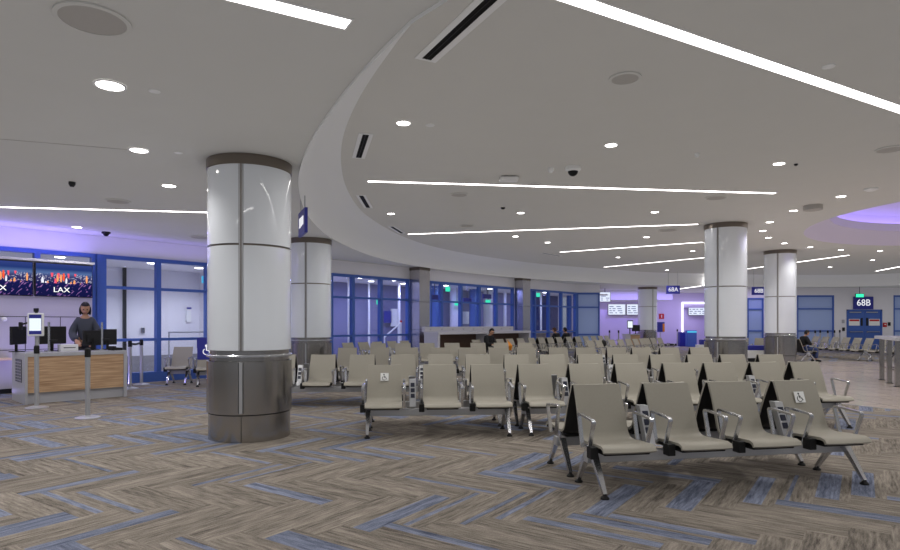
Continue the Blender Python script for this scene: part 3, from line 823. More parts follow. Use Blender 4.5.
def row(P0, P1, groups, group, rear=True, detail=True):
    """P0, P1: plan points of the ridge line; groups: [(columns of the seats' left edges, power gaps, label, rear label, kw)]"""
    P0, P1 = Vector(P0), Vector(P1); u = (P1-P0).normalized(); ang = math.atan2(u.y, u.x)
    for pxs, pw, lab, rlab, kw in groups:
        offs = [on_line(p, P0, u) for p in pxs]
        for k in range(1, len(offs)): offs[k] = max(offs[k], offs[k-1]+.6)
        bench(P0, ang, offs, pw, lab, group, 1, detail=detail, **kw)
        if rlab: bench(P0, ang, offs, pw, rlab, group, -1, detail=detail)
def XY(px, Y): return ((px-450)/600*Y, Y)
g = 'back-to-back seat rows, front row'
a1 = math.radians(10.5); p1 = Vector(XY(571, 5.6))
row(p1, p1+Vector((math.cos(a1), math.sin(a1)))*3, [((571.5, 641.5, 705.5, 770.5), [0, 2], 'nearest four-seat taupe bench, its right end seat bearing a wheelchair sticker', 'four-seat taupe bench facing away, back to back with the nearest bench', dict(sticker_on=3))], g)
g = 'back-to-back seat rows, second row'
row(XY(367.5, 8.25), XY(517, 8.42), [((367.6, 422.5, 470), [0], 'three-seat taupe bench whose left seat bears a wheelchair sticker, right of the nearest column', 'three-seat taupe bench facing away behind the left stickered seat', dict(sticker_on=0))], g)
row(XY(517, 8.42), XY(787, 8.95), [((517, 567.5, 613.5), [0], 'three-seat taupe bench directly behind the left half of the nearest bench', 'three-seat bench facing away, behind the left half of the second row', {}),
     ((661.5, 702.5, 748.5, 788.5), [1], 'four-seat taupe bench behind the nearest bench, ending by the tiled floor', 'four-seat bench facing away, behind the right end of the second row', {})], g)
g = 'back-to-back seat rows, third row'
row(XY(311, 11.05), XY(757, 11.15), [((271, 311, 350), [0], 'taupe bench in the third row emerging from behind the nearest column', 'bench facing away behind the third row, next to the nearest column', {}),
     ((391, 428, 465, 503.5), [0], 'four-seat taupe bench in the third row, behind the left stickered seat', 'bench facing away in the third row, second bench from the column', {}),
     ((539, 577, 612, 649), [1], 'four-seat taupe bench in the third row, middle of the hall', 'bench facing away in the third row, middle of the hall', {}),
     ((686, 719, 757), [1], 'three-seat taupe bench in the third row, in front of the two right columns', 'bench facing away in the third row, right end by the columns', {})], g)
g = 'back-to-back seat rows, fourth row'
row(XY(309, 14.3), XY(689, 14.5), [((338, 370), [], 'two-seat taupe bench in the fourth row before the second round column', None, {}),
     ((399, 431, 458, 488), [2], 'four-seat taupe bench in the fourth row, in front of the first steel pillar', 'bench facing away in the fourth row, in front of the first steel pillar', {}),
     ((516, 548, 575, 606), [2], 'four-seat taupe bench in the fourth row, centre of the hall', 'bench facing away in the fourth row, centre of the hall', {}),
     ((631, 659, 689), [0], 'three-seat taupe bench in the fourth row, ending left of the white column', 'bench facing away in the fourth row, left of the white column', {})], g)
g = 'single seat rows, fifth row'
row(XY(370, 17.6), XY(517, 18.2), [((370, 395, 419, 444), [1], 'bench in the fifth row in front of the steel pillar and blue windows', None, {}),
     ((470, 493, 517), [0], 'bench in the fifth row beside the seated man in black', None, {})], g, detail=False)
g = 'slanted seat rows by the windows'
row(XY(341, 18.0), XY(399, 20.2), [((341, 357, 371, 386, 399), [2], 'slanted bench under the blue windows beyond the second round column', None, {})], g, detail=False)
row(XY(471, 21.4), XY(606, 29.2), [((471, 483, 495, 505, 516, 527), [2], 'slanted bench near the white counter, facing right', None, {}),
     ((537, 546, 555, 565, 574), [2], 'slanted bench before the distant blue windows, facing right', 'slanted bench facing the distant blue windows, where two people sit', {}),
     ((582, 590, 597, 603), [1], 'slanted bench farthest away, before the frosted blue panel', None, {})], g, detail=False)
row(XY(585, 20.3), XY(656, 24.6), [((585, 594, 607, 616), [1], 'slanted bench in the middle distance with the black backpack', None, {}),
     ((624, 631, 637), [], 'slanted bench in the middle distance, middle of its row', None, {}), ((643, 649, 656), [], 'slanted bench in front of the small distant column, end of its row', None, {})], g, detail=False)
g = 'seat rows across the tiled floor'
bench(Vector((16.75, 27.6)), -PI/2, [0, .7, 1.4, 2.1, 2.8, 3.5], [2], 'six-seat bench facing left in front of the blue double door', g)
bench(Vector((16.75, 27.6)), -PI/2, [4.45, 5.15], [], 'two-seat bench partly hidden behind the tall steel table', g)
bench(Vector((13.2, 22.7)), PI/2, [0, .68, 1.36], [1], 'bench facing right on which the man with the phone sits', g)
bench(Vector((11.75, 24.6)), math.radians(-38), [0, .68], [], 'two-seat bench glimpsed between the two right hand columns', g)
g = 'seating by the check-in windows'
wa = math.radians(8); wp = Vector(XY(174, 14.85))
bench(wp, wa, [0], [], 'single taupe seat by the blue glazed wall behind the check-in desk', g)
t = bench(wp+Vector((.76, -.42)), math.radians(20), [0, .66], [], 'taupe seats with blue cover half hidden behind the nearest column', g)
cov = MB().box(.0, .42, .225, .30, .60, .90).box(-.01, .43, .24, .34, .88, 1.12).obj('blue_seat_cover', M_signblue, t); cov['label'] = 'blue seat cover with white wheelchair symbol'
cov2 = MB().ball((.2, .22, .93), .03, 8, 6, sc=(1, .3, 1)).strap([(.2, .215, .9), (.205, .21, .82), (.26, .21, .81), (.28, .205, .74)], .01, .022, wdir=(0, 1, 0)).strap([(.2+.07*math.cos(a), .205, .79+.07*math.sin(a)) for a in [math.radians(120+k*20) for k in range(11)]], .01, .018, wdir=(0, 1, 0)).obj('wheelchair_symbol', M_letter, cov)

# backpack, bag
t = thing('backpack', 'round black backpack resting on a distant slanted seat', 'bag', at(603.5, 347, 21.1)); t.scale = (.62,)*3
MB().ball((0, 0, .2), .17, 16, 10, sc=(1, .7, 1.2)).obj('bag_body', M_black, t); MB().tube([(-.05, 0, .39), (0, 0, .46), (.05, 0, .39)], .012, 6).obj('strap', M_dark, t)
t = thing('orange_bag', 'small orange bag on the seat beside the man in black', 'bag', at(511, 349.5, 18.3))
MB().strap([(-.04, 0, -.02), (-.02, -.02, .12), (-.08, 0, .24)], [.1, .12, .05], [.08, .1, .02]).obj('bag_body', M_orange, t); MB().tube([(-.07, 0, .22), (-.11, 0, .3)], .012, 6).obj('handle', M_orange, t)

# ------------------------------------------------------------------ check-in desk and what stands on it
DU = Vector((.686, .728)).normalized(); DA = math.atan2(DU.y, DU.x); D0 = Vector((-7.63, 10.8))
def dk(x, y, z=0):   # desk coordinates: x along the front to the right, y away from the viewer
    return Vector((D0.x+DU.x*x-DU.y*y, D0.y+DU.y*x+DU.x*y, z))
DT = .925
t = thing('check_in_desk', 'check-in desk with oak front and pale grey ends at left', 'desk', (D0.x, D0.y, 0), DA)
MB().box(-.02, 1.68, -.02, 1.02, DT-.07, DT, bev=.005).obj('worktop', M_grey, t)
MB().box(-.02, .02, -.02, 1.02, 0, DT-.07).obj('end_panel', M_grey, t)
MB().box(1.62, 1.68, -.02, .7, 0, DT-.07).obj('end_panel', M_grey, t)
MB().box(.02, 1.62, 0, .03, .2, DT-.07).obj('oak_front', wood, t)
MB().box(.02, 1.62, .05, .1, 0, .2).obj('plinth', M_grey, t)
MB().box(.02, 1.62, .55, .58, .2, DT-.07).obj('inner_shelf', M_grey, t)
gr = MB().box(-.026, -.02, .22, .72, .38, .80)
for k in range(7): gr.box(-.03, -.026, .24, .70, .41+k*.055, .425+k*.055, mi=1)
for k in range(4): gr.box(-.03, -.026, .25+k*.14, .26+k*.14, .39, .79, mi=1)
gr.obj('side_grille', [M_sock, M_grey], t)
def deskthing(name, label, cat, x, y, rz=0, z=DT): return thing(name, label, cat, dk(x, y, z), DA+rz)
# boarding tablet on its post
t = deskthing('boarding_kiosk', 'white framed boarding tablet on a post at the left end of the check-in desk', 'kiosk', .22, .3, -.55)
MB().box(-.1, .1, -.08, .08, 0, .012).obj('foot_plate', M_beam, t)
MB().tube([(0, .03, .01), (0, .03, .62)], .035, 14).obj('post', M_beam, t)
b = MB().box(-.135, .135, -.05, .0, .3, .73, bev=.02).obj('tablet_housing', M_white, t)
MB().box(-.1, .1, -.054, -.05, .335, .70).obj('bezel', M_signblue, b); MB().box(-.095, .095, -.057, -.054, .40, .63).obj('lit_screen', E_pad, b)
MB().box(-.04, .04, -.03, .02, .75, .82, bev=.01).box(-.02, .02, -.02, .02, .72, .75).obj('camera_head', M_dark, t)
MB().box(-.27, -.22, -.06, .02, .42, .56, bev=.01).tube([(-.22, -.02, .52), (-.13, -.02, .55)], .015, 8).obj('card_reader', M_dark, t)
def monitor(x, y, rz, label, w=.5, h=.34, z0=.14):
    t = deskthing('monitor', label, 'monitor', x, y, rz)
    MB().box(-.11, .11, -.09, .09, 0, .015, bev=.004).obj('base', M_black, t)
    MB().box(-.025, .025, .0, .03, .015, z0+.15).obj('stand', M_black, t)
    MB().box(-w/2, w/2, -.04, -.0, z0, z0+h, bev=.008).box(-w*.3, w*.3, -.0, .03, z0+.07, z0+h-.07).obj('casing', M_dark, t)
    MB().box(-w/2+.012, w/2-.012, -.043, -.04, z0+.015, z0+h-.012).obj('screen_glass', M_black, t)
monitor(.0, .7, .9, 'black monitor at far left of the check-in desk behind the tablet')
monitor(.55, .62, .35, 'black monitor between the boarding tablet and the white printer')
monitor(1.19, .45, PI+.15, 'black monitor directly in front of the woman in the grey sweater', .34, .30, .1)
monitor(1.50, .56, PI-.2, 'black monitor at the right end of the check-in desk', .34, .32, .1)
t = deskthing('printer', 'small white printer on the check-in desk left of the woman', 'printer', .78, .5)
MB().box(-.15, .15, -.12, .12, 0, .13, bev=.012).obj('casing', M_white, t); MB().box(-.1, .1, -.124, -.12, .06, .075).obj('slot', M_dark, t)
for x, l in ((.40, 'thin silver pole on the check-in desk beside the boarding tablet'), (1.3, 'thin silver pole on the check-in desk in front of the woman')):
    t = deskthing('scanner_pole', l, 'pole', x, .22)
    MB().lathe([(.05, 0), (.05, .012), (.02, .02)], 16).obj('base', M_beam, t); MB().tube([(0, 0, .01), (0, 0, .56)], .02, 12).obj('pole', M_alu, t)
    MB().box(.01, .13, -.03, .03, .2, .235, bev=.006).obj('scanner', M_dark, t)
t = deskthing('keyboard', 'black keyboard on the desk before the woman', 'keyboard', 1.02, .78)
MB().box(-.2, .2, -.07, .07, 0, .02, bev=.005).obj('key_bed', M_dark, t)
t = deskthing('telephone', 'black desk telephone at right end of the check-in desk', 'telephone', 1.52, .16, .2)
MB().prism([(-.09, -.1), (.09, -.1), (.09, .1), (-.09, .1)], 0, .05).obj('body', M_black, t); MB().box(-.085, -.03, -.1, .1, .05, .085, bev=.01).obj('handset', M_dark, t)

# backdrop wall with its screens
BP = W0+WN*.42
BM = Matrix(((WU.x, -WN.x, 0, BP.x), (WU.y, -WN.y, 0, BP.y), (0, 0, 1, 0), (0, 0, 0, 1)))
bx = lambda px: on_line(px, BP, WU)
e1 = bx(92.2)
struct(MB(BM).box(-4, e1, 0, .16, .1, 2.80).box(-4, e1-.03, .03, .13, 0, .1, mi=1).obj('wall_backdrop', [M_panel, M_dark]))
struct(MB(BM).box(-4, e1+.03, -.07, .17, 2.80, 2.85).obj('trim_3', M_white))
jm = MB(BM)
for z in (1.6, .9): jm.box(-4, e1, -.004, 0, z, z+.012)
for s in (bx(60), bx(25)): jm.box(s, s+.012, -.004, 0, .1, 1.6)
struct(jm.obj('trim_4', M_dark))
def wall_screen(px0, px1, label, text_px):
    s0, s1 = bx(px0), bx(px1); c = BP+WU*s0
    t = thing('wall_display', label, 'display', (c.x, c.y, 0), math.atan2(WU.y, WU.x)); w = s1-s0
    z0, z1 = 2.045, 2.775
    MB().box(0, w, -.07, -.01, z0, z1, bev=.006).obj('display_casing', M_black, t)
    me = bpy.data.meshes.new('picture'); v = [(.015, -.072, z0+.015), (w-.015, -.072, z0+.015), (w-.015, -.072, z1-.015), (.015, -.072, z1-.015)]
    me.from_pydata(v, [], [(0, 1, 2, 3)]); uv = me.uv_layers.new()
    for k, p in enumerate(((0, 0), (1, 0), (1, 1), (0, 1))): uv.data[k].uv = p
    me.materials.append(city); pic = bpy.data.objects.new('picture', me); COL.objects.link(pic); pic.parent = t
    sl = bx(text_px)-s0
    inst('lettering', text_mesh('LAX', .155, E_lax), t, T((sl, -.076, z0+.15)) @ UPRIGHT @ Matrix.Scale(1.12, 4, (1, 0, 0)))
wall_screen(34, 91.5, 'wall display with night skyline and white LAX lettering above the woman', 60.5)
wall_screen(-27, 32.3, 'wall display with skyline cut by the left edge, beside the one above the woman', -4)
tag(MB(BM @ T((bx(4), -.03, 1.55))).ball((0, 0, 0), .05, 12, 8).obj('call_button', M_white), 'small white round button on the panelled wall behind the check-in desk', 'button')
tag(MB(BM @ T((bx(3), -.02, .72))).box(-.12, .12, -.2, .02, -.02, .03, bev=.01).obj('wall_shelf', M_tan), 'small tan shelf corner at far left behind the desk', 'shelf')

# posts with belts
def stanchion(p, label, h=1.08):
    t = thing('stanchion', label, 'stanchion', p, 0, 'queue stanchions')
    MB().lathe([(.18, 0), (.18, .012), (.12, .03), (.045, .045)], 32).obj('base', M_beam, t)
    MB().lathe([(.036, .03), (.036, h-.14)], 20).obj('post', M_beam, t)
    MB().lathe([(.042, h-.14), (.042, h-.02), (.03, h)], 20).box(-.012, .012, -.05, -.03, h-.12, h-.04).obj('belt_head', M_black, t)
    return t
stanchion(flr(36.7, 408), 'steel queue post standing before the left end of the check-in desk')
stanchion(flr(87.7, 418), 'steel queue post in the middle of the carpet before the check-in desk')
p3, p4 = flr(130, 388.8), Vector((-7.38, 14.35, 0))
stanchion(p3, 'steel queue post at the right end of the check-in desk'); stanchion(p4, 'steel queue post against the blue glazed wall')
a, b = Vector((p3.x, p3.y, 1.0)), Vector((p4.x, p4.y, 1.0))
mid = (a+b)/2-Vector((0, 0, .02)); side = (b-a).cross(Vector((0, 0, 1))).normalized()
tag(MB().strap([a+(b-a)*.08, mid, b-(b-a)*.08], .05, .003, wdir=(0, 0, 1)).obj('queue_belt', M_dark), 'dark belt stretched between the two queue posts right of the desk', 'belt')

# ------------------------------------------------------------------ things behind the glass
def wpt(s, t_, z=0): v = WM @ Vector((s, t_, z)); return v
tag(MB(WM).box(sw(187, 3.1), sw(191.5, 3.1), 3.12, 3.19, 1.52, 1.98).box(sw(187, 3.1), sw(191.5, 3.1), 3.1, 3.12, 1.92, 1.98, mi=1).obj('wall_notice', [M_sticker, M_signblue]), 'white notice with blue header on the corridor wall behind the glass', 'notice')
tag(MB(WM).box(sw(143, 3.15)-.05, sw(143, 3.15)+.05, 3.13, 3.19, 1.18, 1.34, bev=.01).obj('door_handle_plate', M_steel), 'small steel door handle plate on the corridor wall behind the glass', 'handle')
t = thing('handrail', 'grey ramp handrail behind the glass by the taupe seat', 'handrail', wpt(sw(169, 1.2), 1.2), math.atan2(WU.y, WU.x))
MB().tube([(0, 0, .02), (0, 0, 1.22), (1.6, 0, 1.22)], .025, 8).obj('top_rail', M_beam, t); MB().box(0, 1.6, -.03, .03, .3, .5).obj('kick_plate', M_corrb, t)
def corridor_light(s, t_, label): 
    p = wpt(s, t_, HEAD); o = thing('corridor_light', label, 'ceiling light', p, 0, 'lights behind the glass')
    MB().lathe([(.11, -.001), (.11, -.01)], 20).obj('lens', E_down, o)
    lampspot(p.x, p.y, HEAD, 110 if s < sw(300) else 26, 2.6, (.97, .97, 1))
for px, t_, l in ((152, 1.2, 'round light in the corridor ceiling behind the tall glazed panes'), (60, 1.4, 'round light behind the high glazing over the wall displays'), (199, 1.6, 'round light in the corridor by the end wall behind the glass'),
                  (361, .9, 'round light behind the middle blue window, left one'), (371, 1.9, 'round light behind the middle blue window, right one'), (395, .9, 'round light behind the right blue window before the first steel pillar'), (403, 1.9, 'round light beside the first steel pillar, behind the glass'),
                  (446, 1.4, 'round light behind the windows above the white counter, left one'), (490, 1.4, 'round light behind the windows above the white counter, right one'), (545, 1.2, 'round light behind the most distant dark windows')):
    corridor_light(sw(px, t_), t_, l)
# posts, panels and signs seen through the blue windows
for px, t_, w, m, l in ((348.5, 1.6, .07, M_white, 'slim white post behind the first blue window'), (369, 2.4, .09, M_white, 'slim white post behind the second blue window'), (399, 2.2, .12, M_white, 'white post behind the third blue window'),
                        (435.5, 2.0, .35, M_bluelt, 'wide blue post behind the glass right of the first steel pillar'), (455, 2.6, .5, M_corr, 'round grey post behind the windows over the counter'), (473, 2.2, .35, M_bluelt, 'blue panel post behind the windows over the middle of the counter'), (488, 2.4, .45, M_corr, 'pale post behind the windows over the right half of the counter'), (505, 2.4, .16, M_white, 'slim white post behind the glass near the second steel pillar'),
                        (541, 2.0, .12, M_white, 'slim white post behind the distant dark windows'), (559, 2.4, .12, M_white, 'second slim white post behind the distant dark windows'), (569, 2.0, .3, M_bluelt, 'blue post behind the last dark window')):
    s = sw(px, t_); p = wpt(s, t_)
    o = thing('corridor_post', l, 'post', (p.x, p.y, 0))
    MB().lathe([(w/2, .02), (w/2, HEAD)], 20).obj('shaft', m, o); MB().lathe([(w/2+.03, .02), (w/2+.03, .1)], 20).obj('collar', M_beam, o)
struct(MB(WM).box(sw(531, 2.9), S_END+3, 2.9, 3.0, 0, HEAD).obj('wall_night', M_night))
for k, (px0, px1, t_, z0, z1, m, l) in enumerate(((391, 399, 3.0, 1.35, 2.1, M_white, 'white notice board behind the third blue window'), (384, 392, 3.0, 1.5, 2.0, M_signblue, 'blue board behind the third blue window'),
                                     (463, 469, 2.7, 1.45, 2.05, M_white, 'white poster behind the windows over the counter'))):
    s0, s1 = sw(px0, t_), sw(px1, t_)
    tag(MB(WM).box(s0, s1, t_, t_+.03, z0, z1).obj('notice_board', m), l, 'board')
for px0, px1, t_, z, m, l in ((446, 449.5, 1.0, 2.92, E_green, 'green exit sign behind the glass right of the first steel pillar'), (377, 380, 1.6, 2.3, E_green, 'green lit sign behind the second blue window'), (455, 459, 2.2, 2.4, E_green, 'green lit sign behind the windows over the counter'), (486, 490, 1.8, 2.5, E_green, 'green lit sign behind the right windows over the counter'), (536.5, 539.5, 1.0, 2.93, E_green, 'green exit sign behind the distant dark windows'), (202, 206, 1.0, 2.72, E_cyan, 'cyan lit exit sign behind the tall pane beside the nearest column'),
                              (431, 438, 1.0, 2.55, M_signblue, 'dark blue sign behind the glass beside the first steel pillar'), (463, 471, 1.2, 2.5, M_signblue, 'dark blue sign behind the middle window over the counter'), (483, 491, 1.2, 2.72, M_signblue, 'dark blue sign behind the right window over the counter')):
    s0, s1 = sw(px0, t_), sw(px1, t_)
    o = thing('lit_sign' if m is not M_signblue else 'corridor_sign', l, 'sign', wpt(s0, t_, z), math.atan2(WU.y, WU.x))
    MB().box(0, s1-s0, -.03, .03, -.1, .1).obj('sign_face', m, o); MB().box((s1-s0)/2-.01, (s1-s0)/2+.01, -.01, .01, .1, HEAD-z).obj('rod', M_dark, o)
t = thing('stair_rail', 'pair of white sloping handrails behind the third blue window', 'handrail', wpt(sw(385, 1.2), 1.2), math.atan2(WU.y, WU.x))
MB().tube([(0, 0, .95), (.85, 0, 1.5)], .025, 8).tube([(.2, .25, .95), (1.1, .25, 1.5)], .025, 8).obj('sloping_rail', M_white, t); MB().tube([(0, 0, .02), (0, 0, .95)], .02, 6).tube([(.2, .25, .02), (.2, .25, .95)], .02, 6).tube([(1.1, .25, .02), (1.1, .25, 1.5)], .02, 6).obj('rail_post', M_white, t); MB().ball((1.1, .25, 1.55), .05, 10, 6).obj('red_knob', M_red, t)
tag(MB(WM).box(sw(532, .6), sw(572, .6), .5, .9, .95, 1.12).box(sw(532, .6), sw(572, .6), .6, .8, .02, .95).obj('tan_ledge', M_tan), 'tan ledge running behind the distant dark windows', 'ledge')

# ------------------------------------------------------------------ white counter with stools' worth of outlets
CP = W0+WN*1.35; cs0, cs1 = on_line(431, CP, WU), on_line(524, CP, WU); c0 = CP+WU*cs0; L = cs1-cs0
t = thing('charging_counter', 'long white charging counter under the windows between the two steel pillars', 'counter', (c0.x, c0.y, 0), math.atan2(WU.y, WU.x))
MB().box(0, L, -.35, .35, 1.08, 1.17, bev=.006).obj('counter_top', M_whstone, t)
MB().box(0, L-.35, .3, .45, 1.17, 1.35, bev=.006).obj('back_ledge', M_whstone, t)
for x in (0, L*.48, L-.1): MB().box(x, x+.1, -.33, .33, 0, 1.08).obj('support_panel', M_whstone, t)
MB().box(.1, L-.1, .2, .24, .1, 1.08).obj('back_panel', M_dkwood, t)
for k in range(9): MB().box(.3+k*(L-.9)/8-.04, .3+k*(L-.9)/8+.04, .294, .3, 1.23, 1.28).obj('outlet', M_grey, t)

# ------------------------------------------------------------------ tall steel table at the right edge
TA = math.atan2(.894, .447); TP = Vector((10.33, 13.85))
t = thing('standing_table', 'tall steel standing table with square legs at right edge on the tiles', 'table', (TP.x, TP.y, 0.004), TA)
MB().box(-.35, 2.25, -1.15, .1, 1.06, 1.14, bev=.012).obj('table_top', M_grey, t)
for x in (0, .92, 1.85):
    for y in (0, -1.0):
        l = MB().box(x-.05, x+.05, y-.05, y+.05, .012, 1.06, bev=.005).obj('leg', M_steel, t)
        MB().box(x-.07, x+.07, y-.07, y+.07, 0, .012).obj('foot_plate', M_dark, l)
for y in (0,): MB().tube([(0, y-.5, .33), (1.85, y-.5, .33)], .02, 8).obj('foot_rail', M_steel, t)
for x in (0, .92, 1.85): MB().tube([(x, -.05, .33), (x, -.95, .33)], .018, 8).obj('cross_rail', M_steel, t)

# ------------------------------------------------------------------ far gate: screens, desk, posts
def board(px0, px1, py0, py1, Y, label, hung=False):
    a, b = at(px0, py1, Y), at(px1, py0, Y); w, h = b.x-a.x, b.z-a.z
    t = thing('information_display', label, 'display', (a.x, Y, a.z))
    MB().box(0, w, -.06, 0, 0, h, bev=.006).obj('casing', M_dark, t); MB().box(.02, w-.02, -.064, -.06, .02, h-.02).obj('lit_screen', E_brd, t)
    ink = MB(); rnd = random.Random(int(px0*7))
    for r in range(4):
        x = .08
        while x < w-.2:
            d = rnd.uniform(.08, .3); ink.box(x, min(x+d, w-.06), -.066, -.064, h*(.16+.19*r), h*(.16+.19*r)+h*.07); x += d+rnd.uniform(.05, .2)
    ink.obj('screen_lines', E_brdink, t)
    if hung: MB().tube([(w/2, -.03, h), (w/2, -.03, H1-a.z)], .02, 6).obj('rod', M_dark, t)
    else: MB().box(w*.3, w*.7, 0, .1, h*.3, h*.7).obj('bracket', M_dark, t)
board(607.8, 625.3, 304, 315, 37.7, 'bright information display over the far gate desk, larger one')
board(626.3, 639, 304, 315, 37.7, 'bright information display over the far gate desk, partly behind the column')
board(599.3, 610.3, 292, 302, 35, 'bright hanging information display beside the frosted blue panel', True)
board(688, 706, 305, 315.3, YB+1.4, 'bright display inside the white lit alcove under the 68A sign')
t = thing('light_portal', 'white light line framing the alcove under the 68A sign', 'light', (xb(681.8), YB-.03, 0))
w = xb(707)-xb(681.8)
MB().box(0, .07, -.04, .02, .1, 2.9).obj('upright_light', E_white, t); MB().box(.07, w, -.04, .02, 2.8, 2.9).obj('top_light', E_white, t)
p = at(633, 345, 33.0)
t = thing('gate_desk', 'small oak fronted desk left of the small distant column', 'desk', (p.x, 33, 0))
MB().box(-.5, .3, -.3, .3, .85, .9).obj('desk_top', M_grey, t); MB().box(-.22, .3, -.28, -.25, .1, .85).obj('oak_front', wood, t); MB().box(-.5, -.22, -.28, .28, 0, .85).obj('end_block', M_panel, t); MB().box(-.22, .3, -.2, .2, 0, .1).obj('plinth', M_dark, t)
t = thing('boarding_kiosk', 'small glowing tablet post on the distant oak desk', 'kiosk', (p.x-.2, 32.9, .9))
MB().tube([(0, 0, 0), (0, 0, .5)], .03, 8).obj('post', M_dark, t); MB().box(-.16, .16, -.05, 0, .3, .75, bev=.02).obj('tablet_housing', M_dark, t); MB().box(-.13, .13, -.054, -.05, .35, .7).obj('lit_screen', E_pad, t)
t = thing('monitor', 'black monitor on the distant oak desk beside the column', 'monitor', (p.x+.15, 33, .9))
MB().box(-.1, .1, -.08, .08, 0, .02).obj('base', M_black, t); MB().box(-.02, .02, 0, .03, .02, .3).obj('stand', M_black, t); MB().box(-.22, .22, -.04, 0, .15, .5, bev=.01).obj('casing', M_dark, t)
for px, Y, l in ((609.5, 32, 'distant queue post under the bright displays, left one'), (618.6, 32, 'distant queue post under the bright displays, right one'), (677.3, 38, 'distant queue post beside the blue bin'),
                 (815.2, 31, 'distant queue post behind the man with the phone'), (820.2, 32.2, 'second distant queue post behind the man with the phone'), (827.8, 31, 'third distant queue post before the frosted window'), (834.5, 32, 'distant queue post left of the blue double door, by the wall'), (839.8, 33.2, 'distant queue post nearest to the blue double door')):
    stanchion(Vector(((px-450)/600*Y, Y, 0)), l, 1.12)
p = at(682.3, 345, 39.0)
t = thing('waste_bin', 'dark blue bin in front of the lavender wall by the alcove', 'bin', (p.x, 39.0, 0))
MB().box(-.24, .24, -.24, .24, 0, .85, bev=.02).obj('bin_body', M_signblue, t); MB().box(-.26, .26, -.26, .26, .85, .92, bev=.01).obj('bin_lid', M_signblue, t)
p = at(691, 345, 38.3)
t = thing('service_kiosk', 'bright blue kiosk with cyan top in front of the alcove', 'kiosk', (p.x, 38.3, 0))
MB().box(-.32, .32, -.15, .15, 0, 1.05, bev=.03).obj('kiosk_body', M_blue, t); MB().box(-.3, .3, -.16, -.15, .9, 1.0).obj('cyan_panel', E_cyan, t); MB().box(-.22, .22, -.17, -.15, .35, .8).obj('front_panel', M_bluelt, t)
t = thing('fire_cabinet', 'red fire extinguisher sign on the lavender wall', 'sign', at(661.5, 316.3, YB-.03))
MB().box(-.16, .16, -.03, .02, -.17, .17).obj('red_plate', M_red, t); MB().box(-.03, .03, -.034, -.03, -.1, .1).obj('white_mark', M_white, t)
t = thing('poster_stand', 'small blue and orange poster stand by the distant column', 'poster', at(660.5, 327, 36))
MB().box(-.2, .24, -.03, .03, -.3, .3).obj('blue_poster', M_signblue, t); MB().box(.12, .24, -.036, -.03, -.28, .2).obj('orange_strip', M_orange, t); MB().tube([(0, .03, -.3), (0, .03, -at(660.5, 327, 36).z)], .03, 8).obj('post', M_beam, t)
p = at(756.5, 350, 22.8)
t = thing('service_box', 'low white box with blue top between the two right hand columns', 'box', (p.x, 22.8, 0))
MB().box(-.42, .42, -.2, .2, .16, .46, bev=.02).obj('white_box', M_white, t); MB().box(-.42, .42, -.2, .2, .46, .64, bev=.02).obj('blue_top', M_signblue, t); MB().box(-.38, .38, -.17, .17, 0, .16).obj('plinth', M_dark, t)
p = at(703, 346, 27)
t = thing('service_box', 'small white box behind the seats left of the white column', 'box', (p.x-.05, 27, 0))
MB().box(-.22, .22, -.2, .2, 0, .52, bev=.02).obj('white_box', M_white, t); MB().box(-.1, .2, -.1, .1, .52, .75, bev=.03).obj('blue_top', M_signblue, t)

# ------------------------------------------------------------------ people
def skin_mesh(verts, edges, radii, root, lvl=1):
    me = bpy.data.meshes.new('sk'); me.from_pydata([Vector(v) for v in verts], edges, [])
    o = bpy.data.objects.new('sk', me); COL.objects.link(o)
    m = o.modifiers.new('s', 'SKIN'); m.use_smooth_shade = True
    sv = me.skin_vertices[0].data
    for i, r in enumerate(radii):
        sv[i].radius = (r, r) if not isinstance(r, tuple) else r
        sv[i].use_root = (i == root)
    sb = o.modifiers.new('b', 'SUBSURF'); sb.levels = lvl; sb.render_levels = lvl
    bpy.context.view_layer.update(); dg = bpy.context.evaluated_depsgraph_get()
    out = bpy.data.meshes.new_from_object(o.evaluated_get(dg)); bpy.data.objects.remove(o); return out
def hand_chain(w, d, side, up):
    """five finger chains from the wrist w along d; side points to the thumb"""
    out = []
    d = Vector(d).normalized(); side = Vector(side).normalized(); up = Vector(up).normalized(); w = Vector(w)
    for k, ln in enumerate((.070, .078, .072, .056)):
        b = w+d*.085+side*(.026-.018*k)
        out.append(([w+d*.03+side*(.012-.008*k), b, b+d*ln*.55-up*.012, b+d*ln-up*.035], [.013, .011, .009, .0075]))
    b = w+d*.03+side*.03
    out.append(([w+d*.01+side*.012, b, b+d*.035+side*.02-up*.006, b+d*.065+side*.02-up*.018], [.013, .012, .010, .008]))
    return out
def head_fn(q):
    x, y, z = q
    if z < 0: x *= 1+.32*z*abs(z); y *= 1+.12*z
    if y < 0:
        y *= .95
        nose = math.exp(-((x/.13)**2)-((z+.12)/.2)**2); y -= .2*nose
        sock = math.exp(-(((abs(x)-.38)/.2)**2)-((z-.08)/.14)**2); y += .1*sock
        mouth = math.exp(-((x/.3)**2)-((z+.5)/.07)**2); y -= .05*mouth
    return Vector((x, y, z))
